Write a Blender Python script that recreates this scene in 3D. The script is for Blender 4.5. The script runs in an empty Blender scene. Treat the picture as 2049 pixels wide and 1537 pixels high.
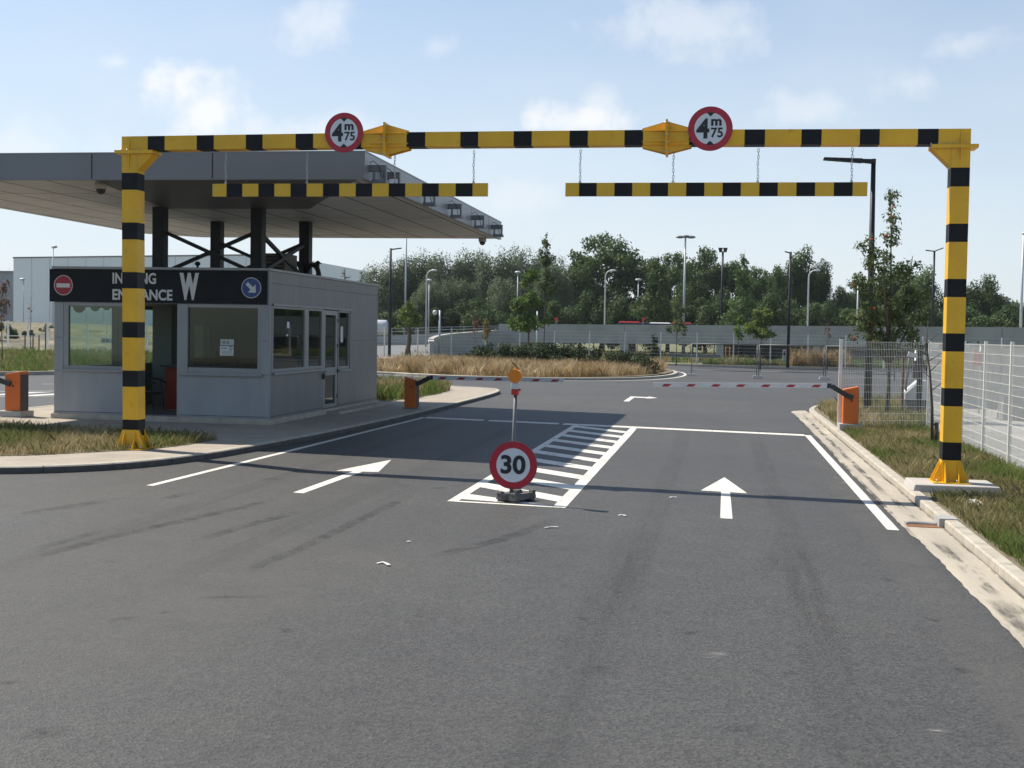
import bpy, bmesh, math, random
import numpy as np
from mathutils import Vector, Matrix
scene = bpy.context.scene
C = scene.collection
rad = math.radians

# ------------------------------------------------------------------ camera
F_PX, IW, IH = 2490.0, 2049.0, 1537.0
YAW, PIT, ROL, CAM_H = rad(9.44), rad(2.35), rad(1.0), 2.4
_f = Vector((-math.sin(YAW) * math.cos(PIT), math.cos(YAW) * math.cos(PIT), -math.sin(PIT)))
_r = Vector((math.cos(YAW), math.sin(YAW), 0))
_u = _r.cross(_f)
_r2 = _r * math.cos(ROL) + _u * math.sin(ROL)
_u2 = -_r * math.sin(ROL) + _u * math.cos(ROL)
cam_d = bpy.data.cameras.new("camera")
cam = bpy.data.objects.new("camera", cam_d)
C.objects.link(cam)
cam.matrix_world = Matrix(((_r2.x, _u2.x, -_f.x, 0), (_r2.y, _u2.y, -_f.y, 0), (_r2.z, _u2.z, -_f.z, CAM_H), (0, 0, 0, 1)))
cam_d.sensor_width = 36
cam_d.lens = 36 * F_PX / IW
cam_d.clip_start = 0.1
cam_d.clip_end = 6000
scene.camera = cam

# ------------------------------------------------------------------ sun, sky, exposure
SUN_TO = Vector((-0.71, 0.25, 1.0)).normalized()
sun_d = bpy.data.lights.new("sun", 'SUN')
sun_d.energy = 4.9
sun_d.angle = rad(0.55)
sun_d.color = (1.0, 0.93, 0.82)
sun = bpy.data.objects.new("sun", sun_d)
C.objects.link(sun)
sun.location = (-30, 20, 60)
sun.rotation_euler = (-SUN_TO).to_track_quat('-Z', 'Y').to_euler()

scene.view_settings.view_transform = 'Standard'
scene.view_settings.look = 'None'
scene.view_settings.exposure = 0.47
scene.view_settings.gamma = 1.0

def ray(u, v):
    d = _r2 * ((u - 1024.5) / F_PX) - _u2 * ((v - 768.5) / F_PX) + _f
    return d

world = bpy.data.worlds.new("World")
scene.world = world
world.use_nodes = True
wn, wl = world.node_tree.nodes, world.node_tree.links
wn.clear()
w_out = wn.new('ShaderNodeOutputWorld')
w_bg = wn.new('ShaderNodeBackground')
w_bg.inputs['Strength'].default_value = 0.088
sky = wn.new('ShaderNodeTexSky')
sky.sky_type = 'NISHITA'
sky.sun_disc = False
sky.sun_elevation = math.asin(SUN_TO.z)
sky.sun_rotation = math.atan2(SUN_TO.x, SUN_TO.y) % (2 * math.pi)
sky.air_density = 1.0
sky.dust_density = 0.7
sky.ozone_density = 1.2
w_tc = wn.new('ShaderNodeTexCoord')
def wmath(op, a, b=None, c=None, clamp=False):
    n = wn.new('ShaderNodeMath'); n.operation = op; n.use_clamp = clamp
    for i, x in enumerate((a, b, c)):
        if x is None: continue
        if isinstance(x, (int, float)): n.inputs[i].default_value = x
        else: wl.new(x, n.inputs[i])
    return n.outputs[0]
# turbulence that breaks the clouds up
w_n1 = wn.new('ShaderNodeTexNoise'); w_n1.inputs['Scale'].default_value = 15; w_n1.inputs['Detail'].default_value = 9; w_n1.inputs['Roughness'].default_value = 0.60
wl.new(w_tc.outputs['Generated'], w_n1.inputs['Vector'])
w_n2 = wn.new('ShaderNodeTexNoise'); w_n2.inputs['Scale'].default_value = 5; w_n2.inputs['Detail'].default_value = 6
w_map = wn.new('ShaderNodeMapping'); w_map.inputs['Scale'].default_value = (1, 1, 2.2)
wl.new(w_tc.outputs['Generated'], w_map.inputs['Vector']); wl.new(w_map.outputs[0], w_n2.inputs['Vector'])
clouds = [  # centre of each cloud (photo px), half width, half height, strength
    (330, 180, 90, 75, 1.0), (420, 225, 110, 70, 0.85), (500, 260, 90, 50, .55), (235, 125, 45, 28, 0.5), (650, 48, 95, 60, 0.55), (1165, 242, 110, 38, 0.85), (1195, 205, 45, 45, 0.45),
    (1395, 58, 190, 62, 0.45), (1460, 30, 80, 45, 0.35), (1830, 165, 120, 52, 0.4), (1930, 88, 120, 48, 0.4),
    (1605, 225, 95, 48, 0.4), (640, 255, 130, 40, 0.45), (1010, 390, 140, 50, 0.3), (875, 95, 50, 30, 0.3),
    (90, 290, 160, 60, 0.35)]
cm = None
for (cu, cv, hw, hh, st) in clouds:
    d = ray(cu, cv).normalized()
    ex = Vector((0, 0, 1)).cross(d).normalized() * -1
    ey = ex.cross(d).normalized()
    px = wn.new('ShaderNodeVectorMath'); px.operation = 'DOT_PRODUCT'; wl.new(w_tc.outputs['Generated'], px.inputs[0]); px.inputs[1].default_value = ex * (F_PX / hw)
    py = wn.new('ShaderNodeVectorMath'); py.operation = 'DOT_PRODUCT'; wl.new(w_tc.outputs['Generated'], py.inputs[0]); py.inputs[1].default_value = ey * (F_PX / hh)
    ox = ex.dot(d) * F_PX / hw; oy = ey.dot(d) * F_PX / hh
    a = wmath('SUBTRACT', px.outputs['Value'], ox); b = wmath('SUBTRACT', py.outputs['Value'], oy)
    r2 = wmath('ADD', wmath('MULTIPLY', a, a), wmath('MULTIPLY', b, b))
    m = wmath('SUBTRACT', 1.25, wmath('POWER', r2, 0.5))
    m = wmath('ADD', m, wmath('MULTIPLY', wmath('SUBTRACT', w_n1.outputs['Fac'], 0.52), 4.4))
    mr = wn.new('ShaderNodeMapRange'); mr.interpolation_type = 'SMOOTHSTEP'
    wl.new(m, mr.inputs['Value']); mr.inputs['From Min'].default_value = 0.05; mr.inputs['From Max'].default_value = 1.35
    # only on this side of the sky
    fr = wn.new('ShaderNodeVectorMath'); fr.operation = 'DOT_PRODUCT'; wl.new(w_tc.outputs['Generated'], fr.inputs[0]); fr.inputs[1].default_value = d
    mm = wmath('MULTIPLY', wmath('MULTIPLY', mr.outputs[0], st), wmath('GREATER_THAN', fr.outputs['Value'], 0.2))
    cm = mm if cm is None else wmath('MAXIMUM', cm, mm)
# thin veil of high cloud everywhere
veil = wn.new('ShaderNodeMapRange'); wl.new(w_n2.outputs['Fac'], veil.inputs['Value'])
veil.inputs['From Min'].default_value = 0.40; veil.inputs['From Max'].default_value = 0.75; veil.inputs['To Max'].default_value = 0.16
cm = wmath('MAXIMUM', cm, veil.outputs[0], clamp=True)
# bright summer haze low in the sky, strongest on the sun's side
w_sep = wn.new('ShaderNodeSeparateXYZ'); wl.new(w_tc.outputs['Generated'], w_sep.inputs[0])
hz = wn.new('ShaderNodeMapRange'); hz.interpolation_type = 'SMOOTHSTEP'; wl.new(w_sep.outputs['Z'], hz.inputs['Value'])
hz.inputs['From Min'].default_value = -0.12; hz.inputs['From Max'].default_value = 0.50; hz.inputs['To Min'].default_value = 1.0; hz.inputs['To Max'].default_value = 0.0
sd = wn.new('ShaderNodeVectorMath'); sd.operation = 'DOT_PRODUCT'; wl.new(w_tc.outputs['Generated'], sd.inputs[0])
sd.inputs[1].default_value = Vector((-0.45, 0.89, 0))
side = wn.new('ShaderNodeMapRange'); wl.new(sd.outputs['Value'], side.inputs['Value']); side.inputs['From Min'].default_value = -0.6; side.inputs['From Max'].default_value = 1.0; side.inputs['To Min'].default_value = 0.12
hfac = wmath('MULTIPLY', hz.outputs[0], side.outputs[0], clamp=True)
hmix = wn.new('ShaderNodeMixRGB'); wl.new(hfac, hmix.inputs['Fac'])
w_blue = wn.new('ShaderNodeMixRGB'); w_blue.blend_type = 'MULTIPLY'; w_blue.inputs['Fac'].default_value = 1; wl.new(sky.outputs[0], w_blue.inputs['Color1']); w_blue.inputs['Color2'].default_value = (0.98, 1.10, 1.16, 1); wl.new(w_blue.outputs[0], hmix.inputs['Color1']); hmix.inputs['Color2'].default_value = (6.7, 7.25, 7.9, 1)
w_mix = wn.new('ShaderNodeMixRGB')
wl.new(cm, w_mix.inputs['Fac']); wl.new(hmix.outputs[0], w_mix.inputs['Color1'])
w_mix.inputs['Color2'].default_value = (8.4, 8.4, 8.5, 1)
wl.new(w_mix.outputs[0], w_bg.inputs['Color'])
wl.new(w_bg.outputs[0], w_out.inputs['Surface'])

# ------------------------------------------------------------------ pixel -> place helpers (real planes only)
HAZE = True
def rz(x): return -0.017 * min(max(x + 8.3, 0.0), 11.5)     # cross-fall of the road
CAM = Vector((0, 0, CAM_H))
def on_z(u, v, z=0.0):
    d = ray(u, v); return CAM + d * ((z - CAM_H) / d.z)
def on_y(u, v, y):
    d = ray(u, v); return CAM + d * (y / d.y)
def on_road(u, v, dz=0.0):
    z = 0
    for i in range(8):
        p = on_z(u, v, z + dz); z = rz(p.x)
    return p

# ------------------------------------------------------------------ builders
ORG = {}
class MB:
    def __init__(s): s.v, s.f, s.m, s.s = [], [], [], []
    def face(s, pts, m=0, smooth=False):
        b = len(s.v); s.v += [tuple(p) for p in pts]; s.f.append(tuple(range(b, b + len(pts)))); s.m.append(m); s.s.append(smooth); return s
    def box(s, x0, x1, y0, y1, z0, z1, m=0):
        return s.hexa([(x0, y0, z0), (x1, y0, z0), (x1, y1, z0), (x0, y1, z0)], [(x0, y0, z1), (x1, y0, z1), (x1, y1, z1), (x0, y1, z1)], m)
    def hexa(s, bot, top, m=0):
        b = len(s.v); n = len(bot); s.v += [tuple(p) for p in bot] + [tuple(p) for p in top]
        s.f.append(tuple(b + i for i in reversed(range(n)))); s.f.append(tuple(b + n + i for i in range(n)))
        for i in range(n):
            j = (i + 1) % n; s.f.append((b + i, b + j, b + n + j, b + n + i))
        s.m += [m] * (n + 2); s.s += [False] * (n + 2); return s
    def prism(s, pts, vec, m=0):      # polygon swept along vec
        vec = Vector(vec); top = [tuple(Vector(p) + vec) for p in pts]
        n = (Vector(pts[1]) - Vector(pts[0])).cross(Vector(pts[2]) - Vector(pts[1]))
        if n.dot(vec) < 0: pts = list(reversed(pts)); top = list(reversed(top))
        return s.hexa(pts, top, m)
    def bar(s, p, q, w, h, m=0, up=(0, 0, 1)):
        p, q = Vector(p), Vector(q); d = (q - p).normalized(); up = Vector(up)
        if abs(d.dot(up)) > 0.99: up = Vector((0, 1, 0))
        sd = d.cross(up).normalized() * (w / 2); u2 = sd.cross(d).normalized() * (h / 2)
        return s.hexa([p - sd - u2, p + sd - u2, p + sd + u2, p - sd + u2], [q - sd - u2, q + sd - u2, q + sd + u2, q - sd + u2], m)
    def tube(s, pts, r, seg=8, m=0, cap=True, smooth=True):
        pts = [Vector(p) for p in pts]; n = len(pts)
        rr = r if isinstance(r, (list, tuple)) else [r] * n
        b = len(s.v); ref = None
        for i, p in enumerate(pts):
            d = (pts[min(i + 1, n - 1)] - pts[max(i - 1, 0)]).normalized()
            if ref is None: ref = d.orthogonal().normalized()
            ref = (ref - d * ref.dot(d)).normalized(); o = d.cross(ref)
            for k in range(seg):
                a = 2 * math.pi * k / seg
                s.v.append(tuple(p + (ref * math.cos(a) + o * math.sin(a)) * rr[i]))
        for i in range(n - 1):
            for k in range(seg):
                k2 = (k + 1) % seg
                s.f.append((b + i * seg + k, b + i * seg + k2, b + (i + 1) * seg + k2, b + (i + 1) * seg + k)); s.m.append(m); s.s.append(smooth)
        if cap:
            s.f.append(tuple(b + k for k in reversed(range(seg)))); s.f.append(tuple(b + (n - 1) * seg + k for k in range(seg))); s.m += [m, m]; s.s += [False, False]
        return s
    def ring(s, c, a1, a2, R1, R2, r, seg=10, sec=4, m=0):  # elongated chain link
        c, a1, a2 = Vector(c), Vector(a1), Vector(a2); nrm = a1.cross(a2).normalized(); b = len(s.v)
        for i in range(seg):
            t = 2 * math.pi * i / seg; p = c + a1 * (R1 * math.cos(t)) + a2 * (R2 * math.sin(t)); o = (p - c).normalized()
            for k in range(sec):
                f = 2 * math.pi * k / sec; s.v.append(tuple(p + o * (r * math.cos(f)) + nrm * (r * math.sin(f))))
        for i in range(seg):
            for k in range(sec):
                i2, k2 = (i + 1) % seg, (k + 1) % sec
                s.f.append((b + i * sec + k, b + i2 * sec + k, b + i2 * sec + k2, b + i * sec + k2)); s.m.append(m); s.s.append(True)
        return s
    def ball(s, c, rx, ry, rz_, m=0, seg=16, rings=10):
        c = Vector(c); b = len(s.v)
        for i in range(1, rings):
            t = math.pi * i / rings
            for k in range(seg):
                a = 2 * math.pi * k / seg
                s.v.append((c.x + rx * math.sin(t) * math.cos(a), c.y + ry * math.sin(t) * math.sin(a), c.z + rz_ * math.cos(t)))
        s.v.append((c.x, c.y, c.z + rz_)); top = len(s.v) - 1
        s.v.append((c.x, c.y, c.z - rz_)); bot = len(s.v) - 1
        for k in range(seg):
            k2 = (k + 1) % seg
            s.f.append((top, b + k, b + k2)); s.f.append((bot, b + (rings - 2) * seg + k2, b + (rings - 2) * seg + k)); s.m += [m, m]; s.s += [True, True]
            for i in range(rings - 2):
                s.f.append((b + i * seg + k, b + (i + 1) * seg + k, b + (i + 1) * seg + k2, b + i * seg + k2)); s.m.append(m); s.s.append(True)
        return s
    def build(s, name, mats, parent=None, bevel=0.0):
        if not isinstance(mats, (list, tuple)): mats = [mats]
        org = ORG.get(parent.name, Vector()) if parent else Vector()
        me = bpy.data.meshes.new(name)
        me.from_pydata([(v[0] - org.x, v[1] - org.y, v[2] - org.z) for v in s.v], [], s.f)
        for m in mats: me.materials.append(m)
        me.polygons.foreach_set('material_index', s.m); me.polygons.foreach_set('use_smooth', s.s)
        me.update()
        o = bpy.data.objects.new(name, me); C.objects.link(o)
        if parent: o.parent = parent
        ORG[o.name] = org
        if bevel:
            md = o.modifiers.new('edge', 'BEVEL'); md.width = bevel; md.segments = 2; md.limit_method = 'ANGLE'; md.angle_limit = rad(50)
        return o
def tag(o, label=None, cat=None, group=None, kind=None):
    if label: o['label'] = label
    if cat: o['category'] = cat
    if group: o['group'] = group
    if kind: o['kind'] = kind
    return o
def thing(name, label, cat, loc, group=None):
    o = bpy.data.objects.new(name, None); C.objects.link(o); o.location = loc; o.empty_display_size = 0.2
    ORG[o.name] = Vector(loc); return tag(o, label, cat, group)
def copy_tree(o, loc, label, rotz=None, scale=None):
    kids = {}
    for q in list(C.objects):
        if q.parent: kids.setdefault(q.parent.name, []).append(q)
    def rec(src, par):
        c = src.copy(); C.objects.link(c)
        if par: c.parent = par
        for k in kids.get(src.name, []): rec(k, c)
        return c
    r = rec(o, None); r.location = loc; r['label'] = label
    if rotz is not None: r.rotation_euler.z = rotz
    if scale is not None: r.scale = scale
    return r
def text_mb(txt, x0, x1, z0, z1, y, name, mat, parent, bold=0.02, depth=0.004):
    cu = bpy.data.curves.new('t', 'FONT'); cu.body = txt; cu.size = 1; cu.offset = bold; cu.extrude = 0.01; cu.resolution_u = 4
    o = bpy.data.objects.new('t', cu); C.objects.link(o)
    bpy.context.view_layer.update()
    me = bpy.data.meshes.new_from_object(o.evaluated_get(bpy.context.evaluated_depsgraph_get()))
    bpy.data.objects.remove(o); bpy.data.curves.remove(cu)
    n = len(me.vertices); co = np.zeros(n * 3); me.vertices.foreach_get('co', co); co = co.reshape(-1, 3)
    mn, mx = co.min(0), co.max(0); org = ORG.get(parent.name, Vector())
    out = np.empty_like(co)
    out[:, 0] = x0 + (co[:, 0] - mn[0]) / (mx[0] - mn[0]) * (x1 - x0) - org.x
    out[:, 2] = z0 + (co[:, 1] - mn[1]) / (mx[1] - mn[1]) * (z1 - z0) - org.z
    out[:, 1] = y - (co[:, 2] - mn[2]) / (mx[2] - mn[2]) * depth - org.y
    me.vertices.foreach_set('co', out.ravel()); me.name = name; me.materials.clear(); me.materials.append(mat); me.update()
    r = bpy.data.objects.new(name, me); C.objects.link(r); r.parent = parent; ORG[r.name] = org
    return r

# ------------------------------------------------------------------ materials
def mat(name, col, rough=0.6, metal=0.0, var=0.12, scale=3.0, bump=0.0, bscale=60.0, spec=0.5, detail=6.0, col2=None, stretch=None, grime=None):
    m = bpy.data.materials.new(name); m.use_nodes = True
    nt = m.node_tree; n, l = nt.nodes, nt.links; p = n['Principled BSDF']
    p.inputs['Roughness'].default_value = rough; p.inputs['Metallic'].default_value = metal
    p.inputs['Specular IOR Level'].default_value = spec
    tc = n.new('ShaderNodeTexCoord'); src = tc.outputs['Object']
    if stretch:
        mp = n.new('ShaderNodeMapping'); mp.inputs['Scale'].default_value = stretch; l.new(src, mp.inputs['Vector']); src = mp.outputs[0]
    nz = n.new('ShaderNodeTexNoise'); nz.inputs['Scale'].default_value = scale; nz.inputs['Detail'].default_value = detail; l.new(src, nz.inputs['Vector'])
    cr = n.new('ShaderNodeValToRGB'); l.new(nz.outputs['Fac'], cr.inputs['Fac'])
    a = [max(0, c * (1 - var)) for c in col]; b = [min(1, c * (1 + var)) for c in (col2 or col)]
    cr.color_ramp.elements[0].position = 0.3; cr.color_ramp.elements[1].position = 0.7
    cr.color_ramp.elements[0].color = (*a, 1); cr.color_ramp.elements[1].color = (*b, 1)
    c_out = cr.outputs['Color']
    if grime:
        g1 = n.new('ShaderNodeTexNoise'); g1.inputs['Scale'].default_value = 5; g1.inputs['Detail'].default_value = 12; g1.inputs['Roughness'].default_value = .75; l.new(src, g1.inputs['Vector'])
        g2 = n.new('ShaderNodeValToRGB'); g2.color_ramp.elements[0].position = .57; g2.color_ramp.elements[1].position = .72; g2.color_ramp.elements[0].color = (1, 1, 1, 1); g2.color_ramp.elements[1].color = (*grime, 1); l.new(g1.outputs['Fac'], g2.inputs['Fac'])
        gm = n.new('ShaderNodeMixRGB'); gm.blend_type = 'MULTIPLY'; gm.inputs['Fac'].default_value = 1; l.new(c_out, gm.inputs['Color1']); l.new(g2.outputs['Color'], gm.inputs['Color2']); c_out = gm.outputs[0]
    l.new(c_out, p.inputs['Base Color'])
    if bump:
        n2 = n.new('ShaderNodeTexNoise'); n2.inputs['Scale'].default_value = bscale; n2.inputs['Detail'].default_value = 3; l.new(src, n2.inputs['Vector'])
        bp = n.new('ShaderNodeBump'); bp.inputs['Strength'].default_value = bump; bp.inputs['Distance'].default_value = 0.01
        l.new(n2.outputs['Fac'], bp.inputs['Height']); l.new(bp.outputs[0], p.inputs['Normal'])
    return m
def leaf_mat(name, col, col2, trans=0.35, scale=0.8, rnd=0.3):
    m = bpy.data.materials.new(name); m.use_nodes = True
    nt = m.node_tree; n, l = nt.nodes, nt.links; p = n['Principled BSDF']; out = n['Material Output']
    p.inputs['Roughness'].default_value = 0.65; p.inputs['Specular IOR Level'].default_value = 0.25
    tc = n.new('ShaderNodeTexCoord'); nz = n.new('ShaderNodeTexNoise'); nz.inputs['Scale'].default_value = scale; nz.inputs['Detail'].default_value = 5
    l.new(tc.outputs['Object'], nz.inputs['Vector'])
    cr = n.new('ShaderNodeValToRGB'); cr.color_ramp.elements[0].position = 0.35; cr.color_ramp.elements[1].position = 0.68
    cr.color_ramp.elements[0].color = (*col, 1); cr.color_ramp.elements[1].color = (*col2, 1); l.new(nz.outputs['Fac'], cr.inputs['Fac'])
    oi = n.new('ShaderNodeObjectInfo'); hs = n.new('ShaderNodeHueSaturation')
    mr = n.new('ShaderNodeMapRange'); l.new(oi.outputs['Random'], mr.inputs['Value']); mr.inputs['To Min'].default_value = 1 - rnd; mr.inputs['To Max'].default_value = 1 + rnd
    l.new(mr.outputs[0], hs.inputs['Value']); l.new(cr.outputs['Color'], hs.inputs['Color'])
    l.new(hs.outputs[0], p.inputs['Base Color'])
    tr = n.new('ShaderNodeBsdfTranslucent'); l.new(hs.outputs[0], tr.inputs['Color'])
    mx = n.new('ShaderNodeMixShader'); mx.inputs['Fac'].default_value = trans
    l.new(p.outputs[0], mx.inputs[1]); l.new(tr.outputs[0], mx.inputs[2]); l.new(mx.outputs[0], out.inputs['Surface'])
    return m
def glass_mat(name, tint, refl=0.0):
    m = bpy.data.materials.new(name); m.use_nodes = True
    nt = m.node_tree; n, l = nt.nodes, nt.links; n.clear()
    out = n.new('ShaderNodeOutputMaterial'); t = n.new('ShaderNodeBsdfTransparent'); t.inputs['Color'].default_value = (*tint, 1)
    g = n.new('ShaderNodeBsdfGlossy'); g.inputs['Roughness'].default_value = 0.02; g.inputs['Color'].default_value = (0.9, 0.95, 0.93, 1)
    fr = n.new('ShaderNodeFresnel'); fr.inputs['IOR'].default_value = 1.6
    ad = n.new('ShaderNodeMath'); ad.operation = 'ADD'; ad.inputs[1].default_value = refl; ad.use_clamp = True; l.new(fr.outputs[0], ad.inputs[0])
    mx = n.new('ShaderNodeMixShader'); l.new(ad.outputs[0], mx.inputs['Fac']); l.new(t.outputs[0], mx.inputs[1]); l.new(g.outputs[0], mx.inputs[2])
    l.new(mx.outputs[0], out.inputs['Surface']); return m

def asphalt_mat():
    m = bpy.data.materials.new('asphalt'); m.use_nodes = True
    nt = m.node_tree; n, l = nt.nodes, nt.links; p = n['Principled BSDF']
    tc = n.new('ShaderNodeTexCoord'); src = tc.outputs['Object']
    def noise(scale, detail, rough=0.5, stretch=None, rot=0):
        z = n.new('ShaderNodeTexNoise'); z.inputs['Scale'].default_value = scale; z.inputs['Detail'].default_value = detail; z.inputs['Roughness'].default_value = rough
        if stretch:
            mp = n.new('ShaderNodeMapping'); mp.inputs['Scale'].default_value = stretch; mp.inputs['Rotation'].default_value = (0, 0, rot); l.new(src, mp.inputs['Vector']); l.new(mp.outputs[0], z.inputs['Vector'])
        else: l.new(src, z.inputs['Vector'])
        return z.outputs['Fac']
    def ramp(fac, p0, p1, c0, c1):
        r = n.new('ShaderNodeValToRGB'); l.new(fac, r.inputs['Fac']); r.color_ramp.elements[0].position = p0; r.color_ramp.elements[1].position = p1
        r.color_ramp.elements[0].color = (*c0, 1); r.color_ramp.elements[1].color = (*c1, 1); return r.outputs['Color']
    def mix(mode, fac, a, b):
        x = n.new('ShaderNodeMixRGB'); x.blend_type = mode
        if isinstance(fac, float): x.inputs['Fac'].default_value = fac
        else: l.new(fac, x.inputs['Fac'])
        l.new(a, x.inputs['Color1']); l.new(b, x.inputs['Color2']); return x.outputs[0]
    base = ramp(noise(0.22, 5), 0.3, 0.72, (0.053, 0.0525, 0.0515), (0.066, 0.065, 0.0625))
    mid = ramp(noise(2.2, 7, 0.65), 0.3, 0.75, (0.90, 0.90, 0.90), (1.07, 1.07, 1.06))
    c = mix('MULTIPLY', 1.0, base, mid)
    # stone grains of the wearing course
    vo = n.new('ShaderNodeTexVoronoi'); vo.inputs['Scale'].default_value = 48; l.new(src, vo.inputs['Vector'])
    gr = ramp(vo.outputs['Color'], 0.05, 0.95, (0.42, 0.42, 0.43), (1.55, 1.53, 1.48))
    c = mix('MULTIPLY', 0.75, c, gr)
    vo2 = n.new('ShaderNodeTexVoronoi'); vo2.inputs['Scale'].default_value = 30; l.new(src, vo2.inputs['Vector'])
    spk = ramp(vo2.outputs['Color'], 0.93, 0.99, (1, 1, 1), (1.9, 1.85, 1.75)); c = mix('MULTIPLY', 0.8, c, spk)
    # long scuffs and oil spots
    sc = ramp(noise(1.0, 4, 0.55, (1.9, 0.16, 1), rad(-28)), 0.62, 0.78, (1, 1, 1), (0.80, 0.80, 0.81)); c = mix('MULTIPLY', 1.0, c, sc)
    wl_ = ramp(noise(1.0, 3, 0.5, (0.9, 0.05, 1), rad(0)), 0.5, 0.75, (1, 1, 1), (0.90, 0.90, 0.91)); c = mix('MULTIPLY', 1.0, c, wl_)
    oil = ramp(noise(1.7, 3), 0.69, 0.77, (1, 1, 1), (0.72, 0.72, 0.73)); c = mix('MULTIPLY', 1.0, c, oil)
    # pale dust in random patches
    du = ramp(noise(0.5, 6, 0.6), 0.5, 0.8, (1, 1, 1), (1.15, 1.12, 1.05)); c = mix('MULTIPLY', 0.8, c, du)
    l.new(c, p.inputs['Base Color']); p.inputs['Roughness'].default_value = 0.66; p.inputs['Specular IOR Level'].default_value = 0.42
    bp = n.new('ShaderNodeBump'); bp.inputs['Strength'].default_value = 0.55; bp.inputs['Distance'].default_value = 0.006
    l.new(vo.outputs['Distance'], bp.inputs['Height']); l.new(bp.outputs[0], p.inputs['Normal'])
    return m
def brick_mat(name, c1, c2, cm, bw, bh, mortar, rough=0.85):
    m = bpy.data.materials.new(name); m.use_nodes = True
    nt = m.node_tree; n, l = nt.nodes, nt.links; p = n['Principled BSDF']; p.inputs['Roughness'].default_value = rough
    tc = n.new('ShaderNodeTexCoord'); b = n.new('ShaderNodeTexBrick'); l.new(tc.outputs['Object'], b.inputs['Vector'])
    b.inputs['Scale'].default_value = 1; b.inputs['Brick Width'].default_value = bw; b.inputs['Row Height'].default_value = bh; b.inputs['Mortar Size'].default_value = mortar
    b.inputs['Color1'].default_value = (*c1, 1); b.inputs['Color2'].default_value = (*c2, 1); b.inputs['Mortar'].default_value = (*cm, 1)
    nz = n.new('ShaderNodeTexNoise'); nz.inputs['Scale'].default_value = 1.3; nz.inputs['Detail'].default_value = 7; l.new(tc.outputs['Object'], nz.inputs['Vector'])
    r = n.new('ShaderNodeValToRGB'); l.new(nz.outputs['Fac'], r.inputs['Fac']); r.color_ramp.elements[0].position = 0.3; r.color_ramp.elements[1].position = 0.7
    r.color_ramp.elements[0].color = (0.85, 0.84, 0.82, 1); r.color_ramp.elements[1].color = (1.08, 1.07, 1.05, 1)
    x = n.new('ShaderNodeMixRGB'); x.blend_type = 'MULTIPLY'; x.inputs['Fac'].default_value = 1; l.new(b.outputs['Color'], x.inputs['Color1']); l.new(r.outputs['Color'], x.inputs['Color2'])
    l.new(x.outputs[0], p.inputs['Base Color']); return m

M_asph = asphalt_mat()
def stain_mat(name, col, k, scale, lo=.35, hi=.65, stretch=(1, 1, 1)):
    m = bpy.data.materials.new(name); m.use_nodes = True
    nt = m.node_tree; n, l = nt.nodes, nt.links; p = n['Principled BSDF']; p.inputs['Base Color'].default_value = (*col, 1); p.inputs['Roughness'].default_value = .85
    tc = n.new('ShaderNodeTexCoord'); mp = n.new('ShaderNodeMapping'); mp.inputs['Scale'].default_value = stretch; l.new(tc.outputs['Object'], mp.inputs['Vector'])
    z = n.new('ShaderNodeTexNoise'); z.inputs['Scale'].default_value = scale; z.inputs['Detail'].default_value = 8; z.inputs['Roughness'].default_value = .65; l.new(mp.outputs[0], z.inputs['Vector'])
    at = n.new('ShaderNodeAttribute'); at.attribute_name = 'edge'
    r = n.new('ShaderNodeMapRange'); r.inputs['From Min'].default_value = lo; r.inputs['From Max'].default_value = hi; r.inputs['To Max'].default_value = k; l.new(z.outputs['Fac'], r.inputs['Value'])
    mu = n.new('ShaderNodeMath'); mu.operation = 'MULTIPLY'; l.new(r.outputs[0], mu.inputs[0]); l.new(at.outputs['Fac'], mu.inputs[1])
    t = n.new('ShaderNodeBsdfTransparent'); x = n.new('ShaderNodeMixShader'); l.new(mu.outputs[0], x.inputs['Fac']); l.new(t.outputs[0], x.inputs[1]); l.new(p.outputs[0], x.inputs[2]); l.new(x.outputs[0], n['Material Output'].inputs['Surface'])
    return m
M_tyre = stain_mat('tyre_rubber_mark', (.022, .022, .022), .34, 3.5)
M_tyre2 = stain_mat('tyre_polish', (.035, .035, .035), .12, 1.0, .3, .7, (9, .5, 1))
M_grime = stain_mat('gutter_grime', (.085, .078, .07), .85, 1.6, .42, .62, (3, .6, 1))
M_dust_glare = stain_mat('pale_dust_glare', (.17, .162, .15), .34, .8, .25, .75, (1, 1.6, 1))  # dust colour that also carries the sun glare on the asphalt
M_pale = stain_mat('pale_scuff', (.34, .33, .31), .6, 6, .45, .62, (.7, 4, 1))
def paint_mat():
    m = mat('road_paint', (0.64, 0.61, 0.545), 0.65, var=0.08, scale=5, bump=0.2, bscale=120)
    nt = m.node_tree; n, l = nt.nodes, nt.links; p = n['Principled BSDF']; tc = [x for x in n if x.type == 'TEX_COORD'][0]
    src = p.inputs['Base Color'].links[0].from_socket
    mp = n.new('ShaderNodeMapping'); mp.inputs['Scale'].default_value = (9, .8, 1); l.new(tc.outputs['Object'], mp.inputs['Vector'])
    z = n.new('ShaderNodeTexNoise'); z.inputs['Scale'].default_value = 1.0; z.inputs['Detail'].default_value = 9; z.inputs['Roughness'].default_value = .7; l.new(mp.outputs[0], z.inputs['Vector'])
    r = n.new('ShaderNodeValToRGB'); r.color_ramp.elements[0].position = .53; r.color_ramp.elements[1].position = .68; r.color_ramp.elements[0].color = (1, 1, 1, 1); r.color_ramp.elements[1].color = (.62, .62, .63, 1); l.new(z.outputs['Fac'], r.inputs['Fac'])
    x = n.new('ShaderNodeMixRGB'); x.blend_type = 'MULTIPLY'; x.inputs['Fac'].default_value = 1; l.new(src, x.inputs['Color1']); l.new(r.outputs['Color'], x.inputs['Color2']); l.new(x.outputs[0], p.inputs['Base Color'])
    return m
M_white = paint_mat()
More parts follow.
